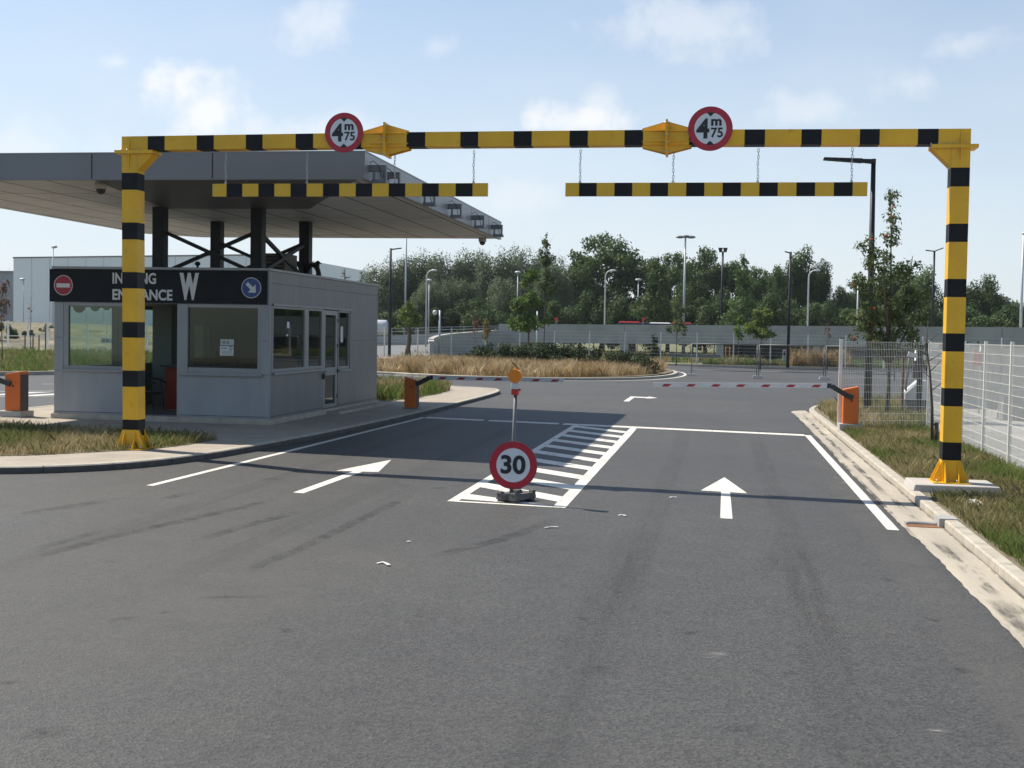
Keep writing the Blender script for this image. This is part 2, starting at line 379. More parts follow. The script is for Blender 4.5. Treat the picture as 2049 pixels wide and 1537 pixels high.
M_dirt = mat('soil', (0.16, 0.135, 0.085), 0.95, var=0.3, scale=6, bump=0.5, bscale=40)
M_farground = mat('far_ground', (0.16, 0.15, 0.09), 0.95, var=0.3, scale=0.2)
M_paver = brick_mat('paver', (0.375, 0.325, 0.265), (0.34, 0.295, 0.24), (0.24, 0.21, 0.17), 0.22, 0.11, 0.006)
M_kerb = mat('kerb_concrete', (0.40, 0.36, 0.295), 0.85, var=0.16, scale=4, bump=0.35, bscale=70, grime=(.6, .58, .55))
M_kerbd = mat('shaded_dirty_kerb_face', (0.085, 0.08, 0.073), 0.9, var=0.25, scale=6, bump=0.3)  # shade on the kerb face put into the colour, together with its dirt
M_gutter = mat('gutter_concrete', (0.315, 0.28, 0.225), 0.9, var=0.10, scale=1.0, bump=0.35, bscale=60, col2=(0.41, 0.365, 0.29), stretch=(2.2, 0.35, 1), detail=8, grime=(.62, .6, .58))
M_conc = mat('grey_concrete', (0.36, 0.35, 0.33), 0.9, var=0.12, scale=0.6, bump=0.2)
M_concl = mat('pale_concrete', (0.40, 0.38, 0.345), 0.9, var=0.12, scale=1.5, bump=0.2)
M_yel = mat('yellow_paint', (0.76, 0.415, 0.010), 0.42, var=0.10, scale=2.2, bump=0.05, bscale=25, detail=8, grime=(.70, .62, .5))
M_blk = mat('black_paint', (0.010, 0.010, 0.012), 0.5, var=0.25, scale=3, spec=0.18)
M_booth = mat('shaded_side_cladding', (0.185, 0.187, 0.190), 0.45, metal=0.15, var=0.10, scale=1.2, stretch=(2.5, 2.5, .5), detail=9)  # side and rear walls: their shade put into a darker cladding colour
M_boothf = mat('front_cladding', (0.30, 0.312, 0.33), 0.45, metal=0.1, var=0.09, scale=1.0, stretch=(2.5, 2.5, .5), detail=9)  # same cladding as the side walls, without the painted shade
M_frame = mat('grey_aluminium', (0.27, 0.276, 0.286), 0.4, metal=0.3, var=0.05, scale=2)
M_sign = mat('anthracite_sign_board', (0.010, 0.012, 0.016), 0.5, var=0.15, spec=0.15)
M_letter = mat('sign_lettering', (0.62, 0.63, 0.64), 0.5, var=0.03)
M_red = mat('sign_red', (0.42, 0.012, 0.03), 0.4, var=0.06)
M_swhite = mat('sign_white', (0.66, 0.68, 0.70), 0.45, var=0.03)
M_sblack = mat('sign_black', (0.012, 0.012, 0.014), 0.45)
M_blue = mat('sign_blue', (0.015, 0.06, 0.23), 0.4, var=0.05)
M_galv = mat('galvanised_steel', (0.42, 0.43, 0.44), 0.45, metal=0.5, var=0.15, scale=8)
M_galvd = mat('dull_grey_steel', (0.15, 0.155, 0.16), 0.5, metal=0.2, var=0.1)
M_pole = mat('pale_lamp_steel', (0.44, 0.46, 0.48), 0.5, metal=0.2, var=0.08)
M_dark = mat('anthracite_steel', (0.016, 0.018, 0.022), 0.5, var=0.2, spec=0.25)
M_fascia = mat('canopy_fascia_metal', (0.19, 0.192, 0.197), 0.45, metal=0.1, var=0.05, scale=0.5)
M_fasciaR = mat('sky_lit_fascia_metal', (0.27, 0.28, 0.30), 0.42, metal=0.35, var=0.05, scale=0.5)  # lighter copy of the fascia metal, skylight on the right edge painted in
M_soffd = mat('dark_soffit_tone', (0.075, 0.078, 0.075), 0.5, var=0.08)  # darker tone for the front part of the soffit
M_orange = mat('barrier_orange', (0.62, 0.13, 0.012), 0.42, var=0.08, scale=2)
M_boom = mat('barrier_white', (0.62, 0.62, 0.62), 0.4, var=0.06)
M_rubber = mat('black_plastic', (0.03, 0.03, 0.032), 0.6, var=0.2)
M_foot = mat('recycled_plastic', (0.095, 0.092, 0.088), 0.8, var=0.2, scale=9, bump=0.3)
M_amber = leaf_mat('amber_lens', (0.95, 0.36, 0.004), (1.0, 0.46, 0.01), .5, 30, 0)
M_fence = mat('galvanised_fence', (0.66, 0.65, 0.60), 0.5, metal=0.1, var=0.08)
M_glass = glass_mat('green_tinted_glass', (0.70, 0.82, 0.75), 0.03)
M_glassd = glass_mat('dark_tinted_glass', (0.30, 0.37, 0.31), 0.0)
M_int = mat('interior_wall', (0.19, 0.20, 0.18), 0.8, var=0.05)
M_floor = mat('interior_floor', (0.14, 0.14, 0.14), 0.6)
M_desk = mat('red_desk_front', (0.42, 0.055, 0.02), 0.5, var=0.1)
M_bark = mat('bark', (0.085, 0.068, 0.05), 0.9, var=0.35, scale=9, bump=0.6, bscale=30, stretch=(1, 1, 0.25))
M_barkg = mat('grey_bark', (0.12, 0.105, 0.085), 0.9, var=0.35, scale=7, bump=0.5, bscale=30)
# ================================================================== the setting: ground, road, islands
XB = [-520, -60, -8.3, -4, 0, 3.2, 60, 520]
def tilt_sheet(name, xs, y0, y1, dz, m, ny=1):
    b = MB()
    for i in range(len(xs) - 1):
        for j in range(ny):
            ya, yb = y0 + (y1 - y0) * j / ny, y0 + (y1 - y0) * (j + 1) / ny
            b.face([(xs[i], ya, rz(xs[i]) + dz), (xs[i + 1], ya, rz(xs[i + 1]) + dz), (xs[i + 1], yb, rz(xs[i + 1]) + dz), (xs[i], yb, rz(xs[i]) + dz)])
    return tag(b.build(name, m), kind='structure')
tilt_sheet('ground', XB, -40, 700, -0.02, M_farground)
tilt_sheet('road', [-70, -8.3, 3.2, 40], -25, 112, 0.0, M_asph, 1)

def split_tilt(pts):     # a flat polygon laid on the cross-fall: insert points at the breaks
    out = []
    n = len(pts)
    for i in range(n):
        a, b = pts[i], pts[(i + 1) % n]; out.append(a)
        br = [x for x in (-8.3, 3.2) if min(a[0], b[0]) + 1e-6 < x < max(a[0], b[0]) - 1e-6]
        br.sort(key=lambda x: abs(x - a[0]))
        for x in br: t = (x - a[0]) / (b[0] - a[0]); out.append((x, a[1] + (b[1] - a[1]) * t))
    return out
def deck(b, poly, dz, m=0, flat=None):
    pts = [(x, y, (flat if flat is not None else rz(x)) + dz) for x, y in poly]
    if sum(pts[i][0] * pts[(i + 1) % len(pts)][1] - pts[(i + 1) % len(pts)][0] * pts[i][1] for i in range(len(pts))) < 0: pts.reverse()
    b.face(pts, m)
def offset(pl, d):
    out = []
    for i, p in enumerate(pl):
        a = Vector(pl[max(i - 1, 0)]); c = Vector(pl[min(i + 1, len(pl) - 1)]); t = (c - a).normalized()
        out.append((p[0] - t.y * d, p[1] + t.x * d))
    return out
def resample(pl, step):
    out = [pl[0]]
    for a, b in zip(pl, pl[1:]):
        a, b = Vector(a), Vector(b); n = max(1, int((b - a).length / step))
        for i in range(1, n + 1): out.append(tuple(a.lerp(b, i / n)))
    return out
def smooth(pl, it=2):
    for _ in range(it):
        o = [pl[0]]
        for a, b in zip(pl, pl[1:]): o += [(a[0] * .75 + b[0] * .25, a[1] * .75 + b[1] * .25), (a[0] * .25 + b[0] * .75, a[1] * .25 + b[1] * .75)]
        o.append(pl[-1]); pl = o
    return pl
def kerb(name, pl, width, zf, h, mats, side, gap=0.009, step=1.0, top_slope=0.0):
    # stones laid one after the other with open joints; the inner side is `side` (+1 left of travel)
    b = MB(); inner = offset(pl, side * width); ch = 0.02; cham = offset(pl, side * ch)
    acc = 0
    for i in range(len(pl) - 1):
        p0, p1 = Vector(pl[i]), Vector(pl[i + 1]); L = (p1 - p0).length
        acc += L; cut = acc >= step
        if cut: acc = 0
        e = 1 - (gap / L if cut and L > gap * 2 else 0)
        q = lambda P, k: Vector(P[i]).lerp(Vector(P[i + 1]), k)
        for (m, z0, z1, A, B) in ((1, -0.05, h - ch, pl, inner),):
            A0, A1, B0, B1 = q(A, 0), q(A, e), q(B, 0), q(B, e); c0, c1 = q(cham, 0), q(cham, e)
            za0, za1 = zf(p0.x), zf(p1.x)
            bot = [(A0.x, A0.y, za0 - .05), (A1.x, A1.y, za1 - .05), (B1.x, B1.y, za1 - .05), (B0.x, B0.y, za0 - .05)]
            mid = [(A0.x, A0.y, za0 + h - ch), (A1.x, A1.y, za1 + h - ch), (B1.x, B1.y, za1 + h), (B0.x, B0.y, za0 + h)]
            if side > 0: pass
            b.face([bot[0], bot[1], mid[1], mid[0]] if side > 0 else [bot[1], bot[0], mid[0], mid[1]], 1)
            t0, t1 = (c0.x, c0.y, za0 + h), (c1.x, c1.y, za1 + h)
            b.face([mid[0], mid[1], t1, t0] if side > 0 else [mid[1], mid[0], t0, t1], 0)
            b.face([t0, t1, mid[2], mid[3]] if side > 0 else [t1, t0, mid[3], mid[2]], 0)
            if cut: b.face([bot[1], bot[2], mid[2], t1, mid[1]], 1)
    return tag(b.build(name, mats), kind='structure')

# --- island in the left half: kerb line, paving, two beds
isl = [(-18.7, 54.5), (-18.8, 40), (-18.7, 24), (-18.3, 20.6), (-17.2, 18.8), (-15.6, 17.95), (-13.5, 17.75), (-12.2, 17.9), (-11.3, 18.2), (-10.65, 18.55), (-9.95, 19.2), (-9.5, 20.0), (-9.2, 21.1), (-8.98, 22.5), (-8.8, 24.3), (-8.6, 27), (-8.48, 30), (-8.35, 33.6), (-8.32, 40), (-8.32, 45.5), (-8.5, 48.6), (-9.0, 50.2), (-9.9, 51.1), (-11.2, 51.6), (-14, 52.6), (-18.7, 54.5)]
isl = resample(smooth(isl, 2), 1.0)
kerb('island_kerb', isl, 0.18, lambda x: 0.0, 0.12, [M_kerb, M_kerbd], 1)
b = MB(); b.face([(x, y, 0.114) for x, y in reversed(offset(isl, 0.19)[:-1])][::-1])
tag(b.build('pavement', M_paver), kind='structure')
bedA = [(-17.4, 20.6), (-16.2, 19.55), (-14.6, 19.2), (-12.9, 19.4), (-11.9, 19.9), (-11.05, 20.9), (-10.42, 21.7), (-10.15, 22.8), (-10.1, 24.1), (-11.6, 24.75), (-13.6, 25.1), (-16.0, 25.5), (-17.4, 25.7)]
bedB = [(-10.55, 39.1), (-10.2, 41.5), (-10.15, 45), (-10.4, 47.8), (-11.0, 49.6), (-12.3, 50.5), (-15, 51.4), (-17.6, 52.4), (-17.8, 39.1)]
for nm, poly in (('front_bed', bedA), ('rear_bed', bedB)):
    b = MB(); deck(b, poly, 0.122, flat=0); tag(b.build(nm, M_dirt), kind='structure')

# --- right verge with its kerb and gutter
gut_out = [(2.62, 9.0), (2.60, 12.3), (2.60, 14.4), (2.58, 16.3), (2.59, 17.8), (2.57, 20.1), (2.53, 23.8), (2.50, 30), (2.50, 38), (2.47, 42.5), (2.52, 43.9)]
kb = [(3.12, -20), (3.12, 9), (3.12, 20), (3.12, 30), (3.12, 38), (3.10, 43), (3.12, 44.6), (3.35, 46.4), (3.9, 48.6), (4.8, 50.6), (6.4, 52.2), (9, 53.0), (30, 53.4)]
kb = resample(smooth(kb, 2), 1.0)
kerb('verge_kerb', kb, 0.17, rz, 0.12, [M_kerb, M_kerb], -1)
b = MB(); random.seed(4)
gy_ = -10.0
while gy_ < 43.6:
    y1 = gy_ + 1.0
    j0, j1 = 0, 0
    for k in range(5):
        a0, a1 = gy_ + k * .2, gy_ + (k + 1) * .2
        e = lambda y: 2.55 + 0.007 * math.sin(y * 5.1) + 0.008 * math.sin(y * 13.7) + 0.006 * math.sin(y * 29) + (0.05 if y < 17 else 0.0)
        dip = -0.03
        zr = lambda x: rz(x) + 0.005
        b.face([(e(a0), a0, zr(2.55)), (2.86, a0, zr(2.86) + .001), (2.86, a1, zr(2.86) + .001), (e(a1), a1, zr(2.55))])
        b.face([(2.86, a0, zr(2.86) + .001), (3.10, a0, zr(3.1) + 0.004), (3.10, a1, zr(3.1) + 0.004), (2.86, a1, zr(2.86) + .001)])
    gy_ = y1
tag(b.build('gutter', M_gutter), kind='structure')
b = MB(); nose = [(2.50, 43.9 - .4), (2.50, 44.2), (2.62, 44.9), (2.9, 45.4), (3.08, 45.4), (3.10, 43.5)]
deck(b, nose, 0.006); tag(b.build('gutter_apron', M_kerb), kind='structure')
b = MB(); vi = offset(kb, -0.165)
deck(b, vi + [(30, -20)], 0.105, flat=rz(4)); tag(b.build('verge', M_dirt), kind='structure')
# drain outlet set in the gutter
M_rust = mat('rusty_iron', (0.20, 0.085, 0.04), 0.85, var=0.3, scale=14, bump=0.4)
dr = thing('drain_inlet', 'rusty drain inlet set in the pale gutter near the right post', 'drain', (2.85, 17.9, rz(2.85)))
b = MB(); b.box(2.62, 3.08, 17.78, 18.02, rz(2.85) + .002, rz(2.85) + .013); b.build('grate', M_rust, dr)
b = MB()
pts = [(2.62 + .46 * t, 18.03 + 0.10 * math.sin(math.pi * t) * .6, rz(2.85) + .02) for t in [i / 8 for i in range(9)]]
b.tube(pts, 0.035, 8); b.box(3.05, 3.30, 17.85, 18.25, rz(3.1), rz(3.1) + .135); b.build('frame', M_conc, dr)

# --- wear and painted glare on the road, wear in the gutter: soft edged strips a few mm above the surface
def stain(name, lines, m, dz):
    me = bpy.data.meshes.new(name); V, Fc, E = [], [], []
    for pl, w in lines:
        n = len(pl); L, Rr = offset(pl, w / 2), offset(pl, -w / 2); b0 = len(V)
        for i in range(n):
            t_ = min(1, i / max(1, n * .12), (n - 1 - i) / max(1, n * .12))
            for q, e in ((L[i], 0), (((L[i][0] * .6 + pl[i][0] * .4), (L[i][1] * .6 + pl[i][1] * .4)), t_), (((Rr[i][0] * .6 + pl[i][0] * .4), (Rr[i][1] * .6 + pl[i][1] * .4)), t_), (Rr[i], 0)):
                V.append((q[0], q[1], rz(q[0]) + dz)); E.append(e)
        for i in range(n - 1):
            for k in range(3): Fc.append((b0 + i * 4 + k, b0 + i * 4 + k + 1, b0 + i * 4 + k + 5, b0 + i * 4 + k + 4))
    me.from_pydata(V, [], [f[::-1] for f in Fc]); me.materials.append(m); at = me.attributes.new('edge', 'FLOAT', 'POINT'); at.data.foreach_set('value', E); me.update()
    o = bpy.data.objects.new(name, me); C.objects.link(o); return tag(o, kind='structure')
def rpl(pix): return resample([tuple(on_road(u, v)[:2]) for u, v in pix], .4)
stain('tyre_mark', [(rpl([(60, 1113), (88, 1110), (180, 1086), (285, 1060), (420, 1030), (560, 998)]), .22), (rpl([(55, 1103), (120, 1085), (215, 1059)]), .2), (rpl([(390, 1085), (480, 1055), (605, 1023)]), .22),
    (rpl([(470, 1150), (602, 1098), (700, 1050), (825, 990)]), .2), (rpl([(850, 1117), (920, 1100), (990, 1083), (1050, 1064), (1110, 1040)]), .24), (rpl([(0, 1035), (90, 1022), (220, 1000)]), .3),
    (rpl([(320, 1000), (385, 985)]), .25), (rpl([(390, 1195), (460, 1195), (560, 1194)]), .12), ], M_tyre, .0022)
stain('wheel_tracks', [(resample([(x0_, 10), (x0_, 33.4)], .5), .42) for x0_ in (-.85, .95, -7.0, -5.2)] + [(resample([(x0_, -2), (x0_, 17)], .5), .5) for x0_ in (-1.0, .9)], M_tyre2, .0019)
stain('road_dust_glare', [(resample([(-14, 14.5), (-10.5, 15.5), (-7.5, 17)], .5), 3.2), (resample([(-9, 3), (-6, 9), (-4.5, 15)], .5), 5.5), (resample([(-9, 44), (2, 47)], .5), 9), (resample([(2.2, 0), (2.2, 33)], .5), .7)], M_dust_glare, .0015)  # sun glare painted pale on the left and far road, with dust
stain('oil_spots', [(rpl([(u - w, v + 1), (u, v), (u + w, v - 2)]), wd) for u, v, w, wd in ((250, 1242, 40, .3), (330, 1226, 16, .1), (1165, 1238, 14, .15), (1330, 1226, 26, .13), (1380, 1267, 22, .14), (1195, 1340, 36, .2), (1580, 1347, 20, .1), (1775, 1160, 12, .2), (1863, 1240, 10, .22), (1920, 1342, 30, .2), (20, 1366, 36, .12), (90, 1466, 50, .25), (1480, 1458, 50, .16), (1790, 1408, 20, .14), (545, 959, 22, .3), (805, 972, 20, .3), (880, 977, 16, .2), (570, 1262, 20, .2), (835, 1232, 14, .22), (1630, 1180, 10, .08), (1240, 1185, 12, .06))], M_tyre, .0024)
stain('gutter_grime', [(resample([(2.80, 9.2), (2.82, 13)], .4), .34), (resample([(2.83, 13.2), (2.80, 16.6)], .4), .16), (resample([(2.82, 18.4), (2.84, 21)], .4), .12), (resample([(2.78, 21), (2.82, 43)], .4), .14), (resample([(3.09, -5), (3.09, 44)], .5), .05), (resample([(2.57, 16), (2.53, 43)], .5), .10)], M_grime, .0115)
stain('pale_scuffs', [(rpl([(u - w, v + 2), (u, v), (u + w, v + 1)]), wd) for u, v, w, wd in ((1690, 966, 14, .1), (1672, 955, 8, .1), (1712, 984, 10, .08), (1875, 1463, 30, .13), (700, 902, 40, .2), (1430, 1310, 30, .2))], M_pale, .0026)

# --- yard beyond the mesh fence
b = MB(); b.face([(5.95, -20, -0.085), (60, -20, -0.085), (60, 52, -0.085), (8.2, 52, -0.085), (5.95, 40, -0.085)])
tag(b.build('yard_paving', M_concl), kind='structure')

# --- roundabout island
rb = [(-50, 66), (-30, 68), (-18.7, 67.0), (-15.4, 64.4), (-12.4, 63.3), (-9.6, 63.2), (-8.0, 63.9), (-6.1, 66.0), (-4.4, 69.2), (-3.3, 73), (-2.7, 77.5), (-2.6, 82.7), (-3.4, 88.5), (-6, 93.5), (-10, 96.5), (-18, 98.5), (-50, 99)]
rb = resample(smooth(rb, 2), 1.5)
kerb('roundabout_kerb', rb, 0.35, rz, 0.13, [M_kerb, M_kerb], 1, step=3)
b = MB(); deck(b, [p for p in offset(rb, 0.3)], 0.125, flat=-0.02)
tag(b.build('roundabout_island', M_dirt), kind='structure')
# ground beyond the ring road
M_green = mat('rough_grass_ground', (0.085, 0.105, 0.035), 0.95, var=0.35, scale=0.5, detail=10, col2=(0.15, 0.145, 0.065))
b = MB(); b.face([(-60, 104.5, 0.0), (-3.5, 104.5, 0.0), (40, 106, -0.02), (90, 112, -0.02), (90, 420, 0.3), (-60, 420, 0.3)])
tag(b.build('far_verge', M_green), kind='structure')
b = MB(); b.bar((-4, 104.3, -.05), (60, 107.0, -.09), 0.35, 0.22); tag(b.build('far_kerb', M_kerb), kind='structure')

# --- left: access road, bank, path
b = MB(); bank = [(-80, 38), (-36, 48.5), (-33, 53), (-31.6, 55.6), (-29, 60), (-26, 70), (-26, 96), (-90, 92)]
deck(b, bank, 0.16, flat=0); tag(b.build('left_bank', M_green), kind='structure')
b = MB()
for p, q in zip(bank[:6], bank[1:6]): b.bar((p[0], p[1], .06), (q[0], q[1], .06), 0.3, 0.24)
tag(b.build('left_kerb', M_kerb), kind='structure')
b = MB(); deck(b, [(-95, 92), (-26, 96), (-26, 104), (-95, 100)], 0.16, flat=0); tag(b.build('path', M_concl), kind='structure')
M_scrub = mat('dry_scrub', (0.075, 0.078, 0.04), 0.95, var=0.4, scale=0.35, detail=9, col2=(0.17, 0.14, 0.085))
b = MB(); b.hexa([(-140, 100.5, .1), (-44, 104, .1), (-44, 160, .1), (-140, 160, .1)], [(-140, 118, 3.2), (-46, 124, 1.6), (-46, 160, 2.0), (-140, 160, 3.4)])
tag(b.build('scrub_slope', M_scrub), kind='structure')

# ================================================================== painted markings
def strip(b, pts2, w, dz=0.004, m=0):
    for a, c in zip(pts2, pts2[1:]):
        a, c = Vector(a), Vector(c); t = (c - a).normalized(); n = Vector((-t.y, t.x)) * (w / 2)
        deck(b, [tuple(a - n), tuple(c - n), tuple(c + n), tuple(a + n)], dz, m)
def marking(name, b): return tag(b.build(name, M_white), kind='structure')
b = MB(); strip(b, [(-8.43, 17.55), (-8.10, 33.75)], 0.13); marking('left_lane_line', b)
b = MB(); strip(b, [(2.38, 17.4), (2.36, 33.83)], 0.16); marking('right_lane_line', b)
b = MB()
strip(b, [(-8.04, 33.8), (-6.40, 33.8)], 0.5); strip(b, [(-6.25, 33.8), (-4.3, 33.8)], 0.5); strip(b, [(-4.18, 33.8), (2.28, 33.8)], 0.55); marking('stop_line', b)
# hatched strip between the lanes
b = MB()
x0, x1, ya, yb = -3.87, -2.14, 17.68, 33.63
strip(b, [(x0 + .07, ya + .02), (x0 + .07, yb)], 0.15); strip(b, [(x1 - .09, ya + .02), (x1 - .09, yb)], 0.19); strip(b, [(x0 + .14, ya + .07), (x1 - .18, ya + .07)], 0.12)
xl, xr = x0 + .145, x1 - .185
k = 0; yy = 17.25
while yy < 33.0:
    yl, yr = yy + 0.75, yy - 0.42
    a = [(xl, max(yl, 17.82)), (xl, yl + 0.60), (xr, max(yr + 0.60, 17.83)), (xr, max(yr, 17.82))]
    if yl + .58 < 33.63: deck(b, a, 0.0045)
    yy += 1.48
marking('hatch_marking', b)
b = MB(); deck(b, [(0.065, 17.57), (0.235, 17.58), (0.225, 20.62), (0.08, 20.62)], 0.004); deck(b, [(-0.25, 20.62), (0.50, 20.58), (0.14, 22.75)], 0.004); marking('lane_arrow', b)
b = MB(); deck(b, [(-6.22, 17.68), (-6.05, 17.66), (-6.02, 20.66), (-6.19, 20.66)], 0.004); deck(b, [(-6.48, 20.6), (-5.76, 20.74), (-6.07, 22.75)], 0.004); marking('lane_arrow', b)
b = MB(); deck(b, [(-3.50, 46.5), (-3.30, 46.5), (-3.30, 49.55), (-3.50, 49.55)], 0.004); deck(b, [(-3.5, 49.552), (-2.80, 49.552), (-2.80, 50.35), (-3.5, 50.35)], 0.004); deck(b, [(-2.798, 49.1), (-2.40, 50.0), (-2.798, 50.9)], 0.004); marking('turn_arrow', b)
# line round the roundabout kerb and markings on the left road
b = MB(); strip(b, offset(rb, -0.5)[10:-8], 0.15); marking('edge_line', b)
b = MB(); strip(b, [(-30, 33.0), (-18.9, 41.3)], 0.16); strip(b, [(-31, 36.3), (-18.9, 45.5)], 0.16)
for k in range(9):
    xx = -30 + k * 1.35; ym = 33.0 + (xx + 30) * .748
    deck(b, [(xx, ym + .2), (xx + .55, ym + .6), (xx + 1.15, ym + 4.0), (xx + .6, ym + 3.6)], 0.0045)
strip(b, [(-27, 46.5), (-19, 52.6)], 0.15); marking('left_hatch_marking', b)

# ================================================================== height portal
PY = 21.7
hp = thing('height_portal', 'yellow and black striped steel height portal spanning both lanes', 'height barrier', (-3.4, PY, 0))
def banded(axis, a0, a1, cuts, mk):
    # cuts: list of black intervals along the axis; mk(lo, hi, material)
    p = a0
    for lo, hi in cuts:
        if lo > p: mk(p, lo, 0)
        mk(max(lo, p), hi, 1); p = hi
    if p < a1: mk(p, a1, 0)
PW = 0.15
postx = {}
for nm, xb, xt, cuts, zb in (('L', -10.74, -10.79, [(.37, .67), (1.28, 1.58), (2.19, 2.48), (3.10, 3.40), (4.0, 4.31), (4.91, 5.22)], .12), ('R', 3.85, 3.84, [(.41, .71), (1.31, 1.61), (2.22, 2.52), (3.12, 3.42), (4.03, 4.33), (4.94, 5.25)], .03)):
    b = MB()
    px = lambda z: xb + (xt - xb) * z / 5.6
    def mk(lo, hi, m):
        b.hexa([(px(lo) - PW, PY - PW, lo), (px(lo) + PW, PY - PW, lo), (px(lo) + PW, PY + PW, lo), (px(lo) - PW, PY + PW, lo)],
               [(px(hi) - PW, PY - PW, hi), (px(hi) + PW, PY - PW, hi), (px(hi) + PW, PY + PW, hi), (px(hi) - PW, PY + PW, hi)], m)
    banded('z', zb + .02, 5.57, cuts, mk)
    post = b.build('post', [M_yel, M_blk], hp)
    b = MB(); b.box(xb - .30, xb + .30, PY - .30, PY + .30, zb, zb + .02)
    for sx in (-1, 1):
        for yo in (-.105, .105):
            b.prism([(xb + sx * PW, PY + yo - .008, zb + .02), (xb + sx * .29, PY + yo - .008, zb + .02), (xb + sx * .29, PY + yo - .008, zb + .06), (xb + sx * PW, PY + yo - .008, zb + .37)], (0, .016, 0))
            b.prism([(xb + yo - .008, PY + sx * PW, zb + .02), (xb + yo - .008, PY + sx * .29, zb + .02), (xb + yo - .008, PY + sx * .29, zb + .06), (xb + yo - .008, PY + sx * PW, zb + .37)], (.016, 0, 0))
    if nm == 'L':
        b.face([(xb - .29, PY - .17, zb + .03), (xb + .29, PY - .17, zb + .03), (xb + .16, PY - .155, zb + .36), (xb - .16, PY - .155, zb + .36)])
    b.build('base_plate', M_yel, hp, 0.004)
    for sx in (-.24, -.08, .08, .24):
        for sy in (-.24, .24): MB().tube([(xb + sx, PY + sy, zb + .02), (xb + sx, PY + sy, zb + .065)], .018, 6).build('anchor_bolt', M_galv, hp)
    sgn = 1 if nm == 'L' else -1
    xt2 = xt
    b = MB(); b.box(xt2 - .27 if sgn > 0 else xt2 - .47, xt2 + .47 if sgn > 0 else xt2 + .27, PY - .20, PY + .20, 5.57, 5.60)
    b.box(xt2 - .27 if sgn > 0 else xt2 - .47, xt2 + .47 if sgn > 0 else xt2 + .27, PY - .20, PY + .20, 5.60, 5.63)
    for yo in (-.13, .13):
        b.prism([(xt2 + sgn * PW, PY + yo - .01, 5.26), (xt2 + sgn * .46, PY + yo - .01, 5.57), (xt2 + sgn * PW, PY + yo - .01, 5.57)], (0, .02, 0))
    b.prism([(xt2 + sgn * PW, PY - .12, 5.26), (xt2 + sgn * .46, PY - .12, 5.56), (xt2 + sgn * .43, PY - .12, 5.57), (xt2 + sgn * .15, PY - .12, 5.30)], (0, .24, 0))
    b.prism([(xt2 - .01 + sgn * .0, PY - PW, 5.63), (xt2 - .01, PY - .20, 5.63), (xt2 - .01, PY - PW, 5.88)], (.02, 0, 0))
    b.prism([(xt2 - .01, PY - PW, 5.57), (xt2 - .01, PY - .20, 5.57), (xt2 - .01, PY - PW, 5.30)], (.02, 0, 0))
    b.build('corner_bracket', M_yel, hp)
    for k in range(4): MB().tube([(xt2 - .15 + k * .12 * sgn + (0.03 if sgn < 0 else 0), PY - .18, 5.55), (xt2 - .15 + k * .12 * sgn + (0.03 if sgn < 0 else 0), PY - .18, 5.655)], .013, 6).build('bolt', M_galv, hp)
S1, S2 = -5.94, -0.98
def beam(xa, xb_, cuts, camber):
    b = MB()
    zc = lambda x: 5.63 + camber(x)
    def mk(lo, hi, m):
        b.hexa([(lo, PY - PW, zc(lo)), (hi, PY - PW, zc(hi)), (hi, PY + PW, zc(hi)), (lo, PY + PW, zc(lo))],
               [(lo, PY - PW, zc(lo) + .255), (hi, PY - PW, zc(hi) + .255), (hi, PY + PW, zc(hi) + .255), (lo, PY + PW, zc(lo) + .255)], m)
    banded('x', xa, xb_, cuts, mk); return b.build('beam', [M_yel, M_blk], hp)
beam(-10.94, S1 - .02, [(-10.43, -10.1), (-9.48, -9.15), (-8.54, -8.22), (-7.6, -7.27), (-6.68, -6.38)], lambda x: 0.0 + (x + 10.94) * .006)
beam(S1 + .02, S2 - .02, [(-5.55, -5.21), (-4.58, -4.26), (-3.63, -3.31), (-2.65, -2.33), (-1.7, -1.38)], lambda x: .03)
beam(S2 + .02, 3.99, [(-.60, -.28), (.33, .67), (1.27, 1.60), (2.22, 2.54), (3.15, 3.48)], lambda x: .03 - (x - S2) * .006)
for sx in (S1, S2):
    b = MB(); zc, zt, zb_ = 5.785, 6.08, 5.50
    b.box(sx - .018, sx - .001, PY - .24, PY + .24, zb_, zt); b.box(sx + .001, sx + .018, PY - .24, PY + .24, zb_, zt)
    for s_ in (-1, 1):
        for yo in (-.10, .10):
            b.prism([(sx + s_ * .018, PY + yo - .008, 5.915), (sx + s_ * .42, PY + yo - .008, 5.915), (sx + s_ * .42, PY + yo - .008, 5.945), (sx + s_ * .018, PY + yo - .008, zt - .02)], (0, .016, 0))
            b.prism([(sx + s_ * .018, PY + yo - .008, 5.66), (sx + s_ * .42, PY + yo - .008, 5.66), (sx + s_ * .42, PY + yo - .008, 5.625), (sx + s_ * .018, PY + yo - .008, zb_ + .02)], (0, .016, 0))
        for zo in (5.71, 5.885):
            b.prism([(sx + s_ * .018, PY - PW, zo), (sx + s_ * .42, PY - PW, zo), (sx + s_ * .018, PY - .235, zo)], (0, 0, .014))
    b.build('splice_bracket', M_yel, hp)
    for zz in (5.54, 5.70, 5.83, 6.03): MB().tube([(sx - .05, PY - .20, zz), (sx + .05, PY - .20, zz)], .014, 6).build('bolt', M_galv, hp)
b = tag(MB().hexa([(3.05 + .13, 21.15, -.10), (4.58, 21.15, -.10), (4.58, 22.25, -.10), (3.05 + .13, 22.25, -.10)], [(3.22, 21.17, 0.03), (4.55, 21.17, 0.03), (4.55, 22.22, 0.03), (3.22, 22.22, 0.03)]).build('foundation_slab', M_concl, None, 0.012), 'pale concrete slab under the right striped post on the verge', 'slab')

